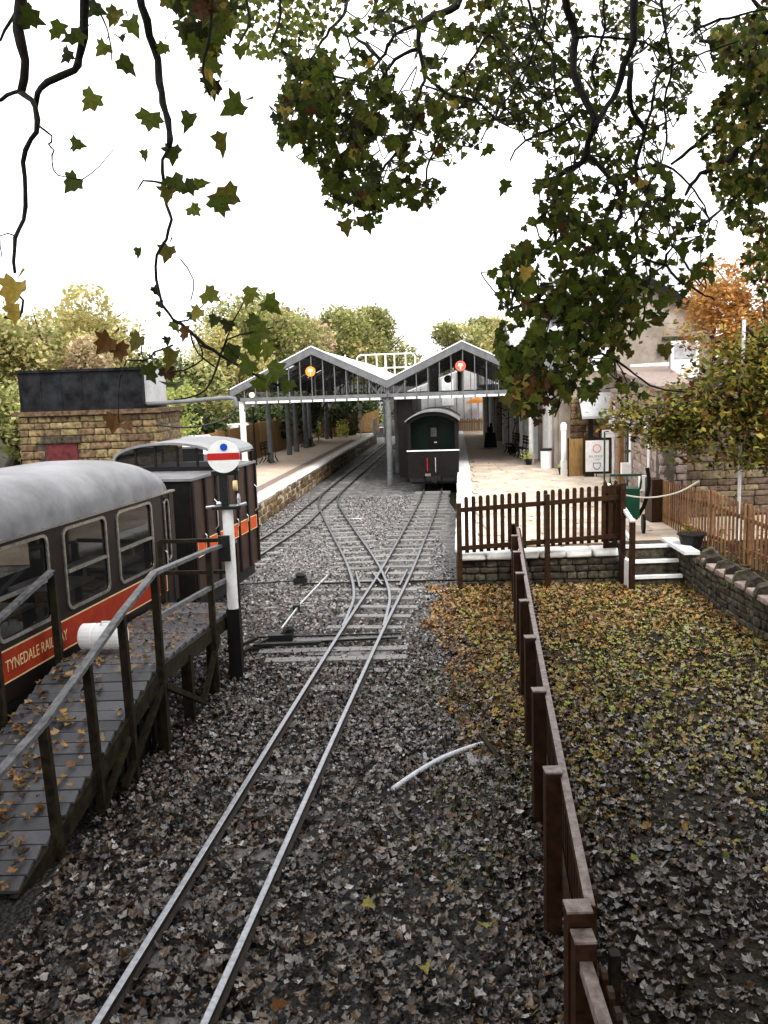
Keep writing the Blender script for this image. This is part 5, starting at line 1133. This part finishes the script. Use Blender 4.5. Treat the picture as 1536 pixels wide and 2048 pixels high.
LS = [(250,128,45),(183,200,50),(153,290,30),(147,365,45),(300,240,52),(378,240,45),(470,213,52),(447,283,46),(290,308,25),(345,305,42),(350,365,50),(375,375,48),(335,385,38),(400,370,35),(455,392,62),(440,410,45),(388,420,32),(277,503,24),(335,503,40),(312,580,26),(320,607,20),(318,628,16),(420,590,42),(500,590,46),(505,640,30),(540,610,48),(520,660,62),(505,690,56),(275,682,45),(300,745,52),(345,715,50),(352,770,56),(465,705,60),(495,730,50),(550,745,60),(535,700,45),(520,765,40),(575,770,35),(455,650,30),(430,640,28),(350,650,28),(335,680,22),(385,630,26),(60,35,50),(115,60,44),(150,75,48),(205,95,36),(135,110,36),(190,20,40),(230,30,40),(265,50,44),(240,75,26),(325,95,28),(480,100,30),(470,550,0)]
for x,y,s in LS:
    if s: put_leaf(hb, at(x,y,5+random.uniform(-.4,.4)), s*.92*5/F, 'leafgreen', leaf_frames(1,.5)[0])
for x,y,s,m in ((28,580,62,'leafyellow'),(30,622,44,'leafyellow'),(212,686,50,'leafbrown'),(238,700,44,'leafbrown'),(228,842,42,'leafbrown'),(252,852,38,'leafbrown'),(232,38,22,'leafyellow'),(370,665,34,'leafbrown'),(395,625,30,'leafyellow'),(335,745,36,'leafbrown')): put_leaf(hb, at(x,y,5+random.uniform(-.3,.3)), s*.95*5/F, m, leaf_frames(1,.4)[0])
limb(hb, [(255,720),(240,760),(236,800),(238,845)], 5.0, 3, 2)
def inpoly(x, y, P):
    c = False; n = len(P)
    for i in range(n):
        x1,y1 = P[i]; x2,y2 = P[(i+1)%n]
        if (y1 > y) != (y2 > y) and x < (x2-x1)*(y-y1)/(y2-y1)+x1: c = not c
    return c
def foliage(parent, poly, Y, dY, n, s0, s1, clumps, sig, mix=(.88,.06,.06), twigs=None, nobj=0, edge=0):
    xs = [p[0] for p in poly]; ys = [p[1] for p in poly]; C = []
    while len(C) < clumps:
        x, y = random.uniform(min(xs),max(xs)), random.uniform(min(ys),max(ys))
        if inpoly(x,y,poly): C.append((x,y,random.uniform(Y-dY,Y+dY)))
    pts = []
    while len(pts) < n:
        c = random.choice(C); x, y = c[0]+random.gauss(0,sig), c[1]+random.gauss(0,sig)
        if inpoly(x,y,poly) or random.random() < edge: pts.append(tuple(at(x,y,max(2.5,c[2]+random.gauss(0,.22)))))
    Fm = leaf_frames(n,.75); sz = [random.uniform(s0*.8,s1) for _ in range(n)]
    order = sorted(range(n), key=lambda i: -sz[i]/pts[i][1])
    for i in order[:nobj]: put_leaf(parent, pts[i], sz[i], random.choices(('leafgreen','leafyellow','leafbrown'), mix)[0], Fm[i])
    rest = order[nobj:]; k = 0
    for m, fr_ in zip(('leafgreen','leafyellow','leafbrown'), mix):
        kk = int(len(rest)*fr_)+1; sel = rest[k:k+kk]; k += kk
        if sel:
            VV_, TT_, nv = [], [], 0
            for q_ in range(6):
                s2 = sel[q_::6]
                if not s2: continue
                Pn = np.array([pts[i] for i in s2])-np.array(parent.location); V, T = scatter(CURL[q_], LT, Pn, Fm[s2], np.array([sz[i] for i in s2]).reshape(-1,1)*rng.uniform(.8,1.1,(len(s2),3))); VV_.append(V); TT_.append(T+nv); nv += len(V)
            V, T = np.concatenate(VV_), np.concatenate(TT_); stuff(fast('small_leaves', V, T, m, parent))
    if twigs:
        b = B()
        for c in C:
            q1 = at(*c); tx = min(twigs, key=lambda t: (t[0]-c[0])**2+(t[1]-c[1])**2); q0 = at(tx[0],tx[1],Y); md = (q0*.45+q1*.55)+Vector((random.gauss(0,.08),random.gauss(0,.08),random.gauss(0,.08)))
            b.tube([p-parent.location for p in smooth_path([q0,md,q1],.12)], .0048*Y/6, 4, False)
        b.build('twigs','bark',parent)
cb = thing('sycamore_branch', 'dense leafy branches hanging from the top centre over the canopy', 'branch', tuple(at(820,-150,8)))
cl_ = [[(560,100),(600,130),(650,150),(720,160)],[(950,60),(1000,80),(1050,140)],[(850,150),(900,190),(950,200),(990,240)],[(760,120),(720,80),(690,60)],[(600,240),(640,260),(700,250),(760,270)],[(880,200),(880,260),(860,320),(850,370)],[(480,-40),(500,40),(470,100)],[(930,-60),(915,10),(870,30),(840,50),(838,100),(850,150),(835,200),(825,260)],[(840,50),(790,70),(760,120),(700,170),(640,220)],[(838,100),(790,120),(740,200),(720,280)],[(1030,-60),(1000,30),(960,90),(930,140),(880,200)],[(700,-60),(690,20),(660,60),(620,120),(590,190),(570,240)],[(825,260),(780,320),(740,370),(720,410)],[(560,-60),(560,30),(540,90)],[(640,220),(640,290),(680,340)]]
tw = []
for P in cl_: limb(cb, P, 8.0, 15 if len(P) == 8 else 7, 3); tw += P
for (a,b_) in ((780,160),(700,250),(650,180),(820,180),(880,120),(590,130),(760,300)): tw.append((a,b_))
core = [(555,150),(620,60),(660,-20),(860,-20),(1010,-20),(1010,140),(960,200),(900,260),(880,340),(840,405),(740,430),(650,400),(630,330),(560,290),(545,210)]
foliage(cb, [(548,170),(640,100),(780,170),(850,200),(850,380),(740,420),(660,395),(635,335),(548,290)], 7.6, 1.0, 760, .065,.105, 85, 11, nobj=150, twigs=tw)
foliage(cb, core, 7.8, 1.2, 800, .06,.10, 130, 12, nobj=80, twigs=tw, edge=.03)
foliage(cb, [(330,-20),(480,-20),(440,120),(470,190),(410,200),(400,120),(340,70)], 5.6, .5, 150, .08,.12, 26, 15, nobj=70)
foliage(cb, [(430,-20),(680,-20),(650,90),(560,120),(480,110)], 9.5, 1.2, 420, .05,.09, 110, 14, edge=.05)
foliage(cb, [(860,200),(1010,60),(1130,100),(1100,260),(980,260),(930,330),(870,350)], 9, 1.0, 420, .05,.085, 110, 15, edge=.03, twigs=tw)
foliage(cb, [(640,395),(700,400),(820,385),(880,340),(900,400),(740,450),(690,455)], 8.0, .8, 90, .05,.09, 24, 12)
for x,y in ((735,448),(690,452),(830,408),(1010,372),(945,245),(975,300)): put_leaf(cb, at(x,y,7.6), .15, 'leafgreen', leaf_frames(1,.6)[0])
rb = thing('sycamore_branch', 'heavy dark limbs and drooping leaf mass in front of the station house', 'branch', tuple(at(1200,-150,6.6)))
rl = [[(1135,-80),(1130,0),(1150,60),(1145,130),(1165,190),(1190,240),(1180,270),(1165,320),(1120,350),(1110,400),(1125,440)],[(1262,-80),(1265,0),(1268,80),(1250,130),(1235,180),(1205,225),(1190,255)],
 [(1262,130),(1258,190),(1275,240),(1290,265),(1270,340),(1300,390),(1270,450),(1280,500),(1240,540)],[(1290,265),(1305,200),(1320,145),(1395,110),(1480,80)],[(1175,310),(1230,370),(1240,430),(1210,480),(1180,520),(1160,570)],
 [(1045,-40),(1075,60),(1105,110),(1110,180),(1130,230),(1160,290)],[(1150,75),(1220,75),(1290,85),(1320,110)],[(1120,400),(1110,460),(1130,540),(1180,570),(1250,600)],[(1160,570),(1150,640),(1180,690),(1230,720),(1300,770),(1370,785)],[(1270,450),(1290,520),(1330,530),(1360,560),(1430,600)],
 [(1300,600),(1290,560),(1285,640),(1260,670)],[(1330,530),(1345,495),(1380,540)]]
tw = []
rl += [[(1100,-40),(1090,40),(1060,120),(1030,170),(1005,210)],[(1320,-40),(1330,60),(1345,140),(1330,200),(1335,270),(1320,330)],[(1200,-40),(1210,60),(1185,130),(1195,190)],[(1020,620),(1080,600),(1140,620),(1190,660)],[(1140,560),(1100,640),(1060,700),(1030,760)],[(1180,690),(1150,760),(1100,800)],
 [(1150,230),(1100,260),(1050,280),(1020,320)],[(1270,340),(1330,330),(1390,380),(1420,440)],[(1390,60),(1440,40),(1536,20)]]
for i, P in enumerate(rl): limb(rb, P, 6.6, 17 if i < 2 else (11 if i in (2,4) else 6), 9 if i < 2 else 3); tw += P
for a in ((1100,600),(1050,650),(1080,720),(1150,740),(1030,780),(1200,640),(1120,800),(1240,480)): tw.append(a)
mass = [(990,545),(1050,450),(1090,410),(1150,440),(1200,420),(1260,480),(1300,470),(1310,560),(1250,640),(1240,720),(1200,800),(1150,790),(1090,835),(1020,830),(1000,770),(985,690),(1020,620)]
foliage(rb, mass, 6.6, .9, 880, .06,.10, 125, 12, nobj=180, twigs=tw, mix=(.9,.04,.06))
foliage(rb, [(1000,560),(1230,560),(1290,640),(1230,700),(1170,790),(1030,810),(990,700)], 7.2, .6, 420, .06,.095, 60, 12, nobj=20, mix=(.9,.04,.06))
foliage(rb, [(1010,200),(1180,260),(1320,330),(1430,470),(1430,560),(1330,540),(1250,520),(1100,430),(1060,380),(1090,330)], 6.8, 1.0, 520, .055,.09, 120, 12, nobj=30, twigs=tw, edge=.02)
foliage(rb, [(1000,-20),(1400,-20),(1400,120),(1350,300),(1240,330),(1040,260),(1000,150)], 8.0, 1.5, 950, .045,.08, 260, 12, edge=.02, mix=(.8,.12,.08), twigs=tw)
foliage(rb, [(1120,560),(1400,520),(1430,600),(1300,640),(1240,740),(1330,790),(1230,800)], 6.6, .6, 130, .07,.10, 34, 14, mix=(.85,.05,.1))
foliage(rb, [(1030,730),(1110,760),(1080,850),(1020,820)], 6.4, .4, 90, .07,.10, 10, 12, mix=(.1,.1,.8))
for x,y,s in ((1300,590,40),(1315,645,34),(1325,600,44),(1330,700,36),(1275,655,36),(1240,690,40),(1360,500,44),(1395,545,40),(1320,480,30),(1265,620,40),(985,545,30),(1000,590,26)): put_leaf(rb, at(x,y,6.4), s*.9*6.4/F, 'leafgreen', leaf_frames(1,.6)[0])
ub = thing('overhanging_tree', 'dark yellow leaved tree bough reaching in at the upper right edge', 'branch', tuple(at(1650,300,8.5)))
for P in ([(1600,250),(1540,270),(1500,330),(1520,400)],[(1536,175),(1510,120),(1450,90),(1400,80)],[(1620,120),(1536,175),(1470,210),(1430,255),(1380,300),(1340,330)],[(1500,200),(1490,260),(1460,320),(1400,350),(1370,390)],[(1600,60),(1530,60),(1480,100),(1430,120)],[(1620,-60),(1536,20),(1500,-10)]): limb(ub, P, 8.5, 17, 5)
foliage(ub, [(1640,90),(1500,130),(1440,190),(1400,250),(1440,300),(1450,380),(1500,400),(1560,400),(1640,420)], 8.8, .9, 1700, .055,.095, 150, 13, nobj=60, mix=(.62,.16,.22))
foliage(ub, [(1400,60),(1640,-20),(1640,200),(1480,190)], 9.0, .9, 800, .055,.09, 110, 16, mix=(.7,.1,.2))
foliage(ub, [(1420,80),(1536,-20),(1640,-20),(1640,140),(1500,160),(1430,150)], 8.3, .8, 400, .06,.10, 50, 16, mix=(.7,.05,.25))
foliage(ub, [(1380,200),(1480,330),(1536,440),(1536,480),(1460,460),(1400,330)], 8.6, .7, 350, .05,.085, 80, 16, mix=(.7,.2,.1))
foliage(ub, [(1490,440),(1600,420),(1640,620),(1520,600),(1480,540)], 9.2, .6, 300, .06,.095, 30, 20, mix=(.6,.2,.2))

# crown overhead and behind the bridge: it shades the foreground
ov = thing('sycamore_tree', 'great sycamore standing over the footbridge, right of the line', 'tree', (5.2,-1.5,0))
B().tube(smooth_path([(0,0,0),(.1,.1,3),(-.2,.2,6),(0,0,9)],.5),[.38]*6+[.3]*60 if False else .33,12).build('trunk','bark',ov)
Pn = []
while len(Pn) < 20000:
    x, y, z = random.uniform(-4,11), random.uniform(-6,5.5), random.uniform(6.0,10.5)
    if z < 6.3+.42*max(0,y) or z < 4.7+.46*y+.9: continue
    if random.random() < .15+.85*min(1,max(0,(x+1)/4)): Pn.append((x-5.2,y+1.5,z))
Pn = np.array(Pn); V, T = scatter(LV, LT, Pn, rot_mats(len(Pn),.6), rng.uniform(.3,.5,len(Pn))); stuff(fast('crown', V, T, 'leafgreen', ov))

for i, (x, y, h, w) in enumerate(((7.6,1.5,6.5,4.2),(7.9,5.0,6.8,4.2))):  # unseen evergreens added to darken the right side of the lawn
    tree('shade_tree', x, y, .5, h, w, 'ivy', ('added evergreen shading the lawn beside the footbridge','added evergreen shading the lawn nearest the cope stones','added evergreen shading the lawn nearest the cope stones')[i], n=5000, size=.3, seed=60+i, group='added evergreens out of view that shade the lawn', base=.03)
# ------------------------------------------------------------------ fallen leaves, ballast stones, grass
mx_ = np.array([p.x for p in mp_]); my_ = np.array([p.y for p in mp_]); lx_ = np.array([p.x for p in lp_]); ly_ = np.array([p.y for p in lp_]); ox_ = np.array([p.x for p in op_]); oy_ = np.array([p.y for p in op_])
def clear(x, y, w=.05):
    ok = ~((x < -2.75+(y-6)*.04) & (y > 5.3) & (y < 11.6)) if w > .049 else np.ones(len(x), bool)
    for X, Yc, lo, hi in ((mx_,my_,-5,60),(lx_,ly_,2,60),(ox_,oy_,12.9,32)):
        xc = np.interp(y, Yc, X); d = np.minimum(abs(x-xc-G), abs(x-xc+G)); ok &= ~((d < w) & (y > lo) & (y < hi))
    return ok
def litter(nm, n, x0, x1, y0, y1, m, s0, s1, tilt=.45, keep=None, z=(.0,.03), zf=None, base=(PV,PT), lb=None, cat=None):
    x = rng.uniform(x0,x1,n); y = y0+(y1-y0)*rng.uniform(0,1,n)**1.15; k = clear(x,y,.05 if zf is None else .04)
    if keep is not None: k &= keep(x,y)
    x, y = x[k], y[k]; n = len(x); zz = rng.uniform(*z,n)+(zf(x,y) if zf else 0)
    V, T = scatter(base[0], base[1], np.stack([x,y,zz],1), rot_mats(n,tilt), rng.uniform(s0,s1,(n,1))*np.array([[1,1,1.3]])*rng.uniform(.75,1.2,(n,3))); o = stuff(fast(nm, V, T, m)); return tag(o, lb, cat)
noise2 = lambda x,y,a=1.: np.sin(x*2.3*a+1.7*np.sin(y*1.9*a))*np.sin(y*1.7*a+1.3*np.sin(x*2.1*a))
litter('fallen_leaves', 34000, -5.2, 1.35, 2.6, 12.5, 'litter', .035,.088, .55, lb='grey and tan fallen leaves carpeting the track in the foreground', cat='fallen leaves')
litter('fallen_leaves', 9000, -5, 1.45, 12, 19, 'litter', .04,.075, .45, keep=lambda x,y: rng.uniform(0,1,len(x)) < np.clip(.95-(y-12)*.13,0,1), lb='thinning fallen leaves on the ballast around the crossing', cat='fallen leaves')
litter('fallen_leaves', 11000, .15, 2.4, 8.2, 15.9, 'litterbrown', .045,.085, .45, keep=lambda x,y: (x > .75+.25*noise2(x,y)) & (rng.uniform(0,1,len(x)) < .35+.65*np.clip((y-8)/5,0,1)), z=(.01,.05), lb='orange brown leaves drifted between the track and the picket fence', cat='fallen leaves')
litter('fallen_leaves', 19000, 1.2, 5.7, 6.0, 15.8, 'littergreen', .045,.09, .5, keep=lambda x,y: rng.uniform(0,1,len(x)) < np.clip((y-6.2+.8*noise2(x,y))/3.5,0,1), z=(.02,.06), lb='brown and mossy leaves over the enclosed lawn', cat='fallen leaves')
litter('fallen_leaves', 24000, .8, 5.8, 2.5, 13.5, 'litter', .04,.09, .55, keep=lambda x,y: rng.uniform(0,1,len(x)) < np.clip((11.6-y+noise2(x,y))/5.0,0,1), z=(.02,.06), lb='dark wet leaves in the shaded bottom right corner', cat='fallen leaves')
litter('fallen_leaves', 6500, 1.4, 5.7, 10.5, 15.8, 'litterbrown', .055,.10, .5, keep=lambda x,y: y > 12.6+1.2*noise2(x,y), z=(.03,.07), lb='russet leaves heaped below the platform end wall', cat='fallen leaves')
litter('fallen_leaves', 900, 5.7, 8, 11, 18, 'litterbrown', .05,.09, .5, z=(.61,.66), lb='brown leaves on the bank behind the stone wall', cat='fallen leaves')
# leaves lying on the gangway
def on_deck(x, y):
    return np.array([edgeG(b_,True)+.02 < a < edgeG(b_)-.02 for a, b_ in zip(x,y)])
litter('fallen_leaves', 1100, -4.3, -2.2, 5.3, 8.9, 'litterbrown', .06,.11, .3, keep=lambda x,y: on_deck(x,y) & (rng.uniform(0,1,len(x)) < np.clip(1.2-abs((x+3.4)/.6),.2,1)), z=(.03,.06), zf=lambda x,y: np.array([rampz(b_) for b_ in y]), lb='wet brown leaves stuck to the gangway ramp', cat='fallen leaves')
litter('fallen_leaves', 600, -3.7, -2.1, 8.9, 11.7, 'litterbrown', .03,.07, .3, keep=on_deck, z=(.01,.03), zf=lambda x,y: np.array([rampz(b_) for b_ in y]), lb='small leaves on the level end of the gangway', cat='fallen leaves')
# loose ballast
OV = [(.5,0,0),(-.5,.05,0),(0,.45,.05),(.05,-.45,0),(0,0,.4),(.05,0,-.4)]; OT = [(4,0,2),(4,2,1),(4,1,3),(4,3,0)]
x = rng.uniform(-5,1.4,32000); y = 8+22*rng.uniform(0,1,32000)**1.2; k = clear(x,y,.045) & (x < np.interp(y,[8,16,30],[1.0,1.35,2.5])) & ((abs(x-np.interp(y,my_,mx_)) > .6) | (rng.uniform(0,1,32000) < .45)) & (x > edgeL(y)+.1*0 - (y<19)*3)
V, T = scatter(OV, OT, np.stack([x[k],y[k],rng.uniform(-.01,.02,k.sum())],1), rot_mats(k.sum(),.6), rng.uniform(.035,.075,(k.sum(),1)))
M['chips'] = mat('ballast_chippings', 0, 0, .5, 30, .3, island=[(.08,.075,.07),(.19,.175,.17),(.30,.285,.28),(.035,.03,.028),(.22,.17,.155),(.12,.115,.11),(.36,.34,.335),(.02,.018,.016)])
tag(stuff(fast('ballast_stones', V, T, 'chips')), 'loose grey ballast stones between and beside the rails', 'ballast')
# grass tufts and moss patches
GV = [(-.06,0,0),(.06,0,0),(.03,.15,.55),(0,.4,1)]; GT = [(0,1,2),(0,2,3)]
P = []
for (cx,cy,r,n) in ((.75,10.1,.35,700),(1.0,8.9,.25,200),(.55,7.6,.2,150),(1.1,7.6,.2,260),(.45,6.4,.25,160),(.75,6.1,.2,120),(2.9,13.6,.6,700),(4.2,13.4,.8,1500),(3.6,14.4,.5,500),(3.0,11.4,.9,700),(4.6,12.0,.9,900),(2.3,9.5,.6,200),(4.4,9.3,.7,300),(3.2,8.0,.8,200),(2.0,7.0,.5,120),(3.0,6.0,.6,120),(-1.9,12.7,.3,60),(.9,5.0,.1,30),(-3.2,26,.4,160),(-3.6,22.6,.25,260),(.6,33.4,.4,60),(5.9,14.6,.3,200),(6.3,12.6,.6,500)):
    for _ in range(n): P.append((cx+random.gauss(0,r),cy+random.gauss(0,r*1.4),(.6 if cx > 5.65 else 0.0)+random.uniform(.0,.03)))
P = np.array(P); k = clear(P[:,0],P[:,1]); P = P[k]; V, T = scatter(GV, GT, P, rot_mats(len(P),.6), rng.uniform(.03,.075,len(P))); tag(stuff(fast('grass_tufts', V, T, 'grass')), 'short bright grass and moss tufts coming through the leaves', 'grass')
# fallen leaves seen singly
for i, (px, py, s, m, lb) in enumerate(((737,1825,.10,'leafyellow','orange leaf on its own at the foot of the middle foreground'),(968,1868,.10,'leafyellow','yellow leaf lying near the fence post, low in the picture'),(850,1955,.10,'leafyellow','yellow green leaf near the bottom edge between rail and fence'),(560,2035,.12,'leafbrown','large tan leaf at the bottom edge beside the right rail'))):
    r = ray(px,py); t = -H/r[2]; o = bpy.data.objects.new('fallen_leaf', LM[m][i%5]); o.location = (r[0]*t, r[1]*t, .07); o.scale = (s,s,s); o.rotation_euler = (.2,.1,i*1.7); link(o); tag(o, lb, 'leaf')
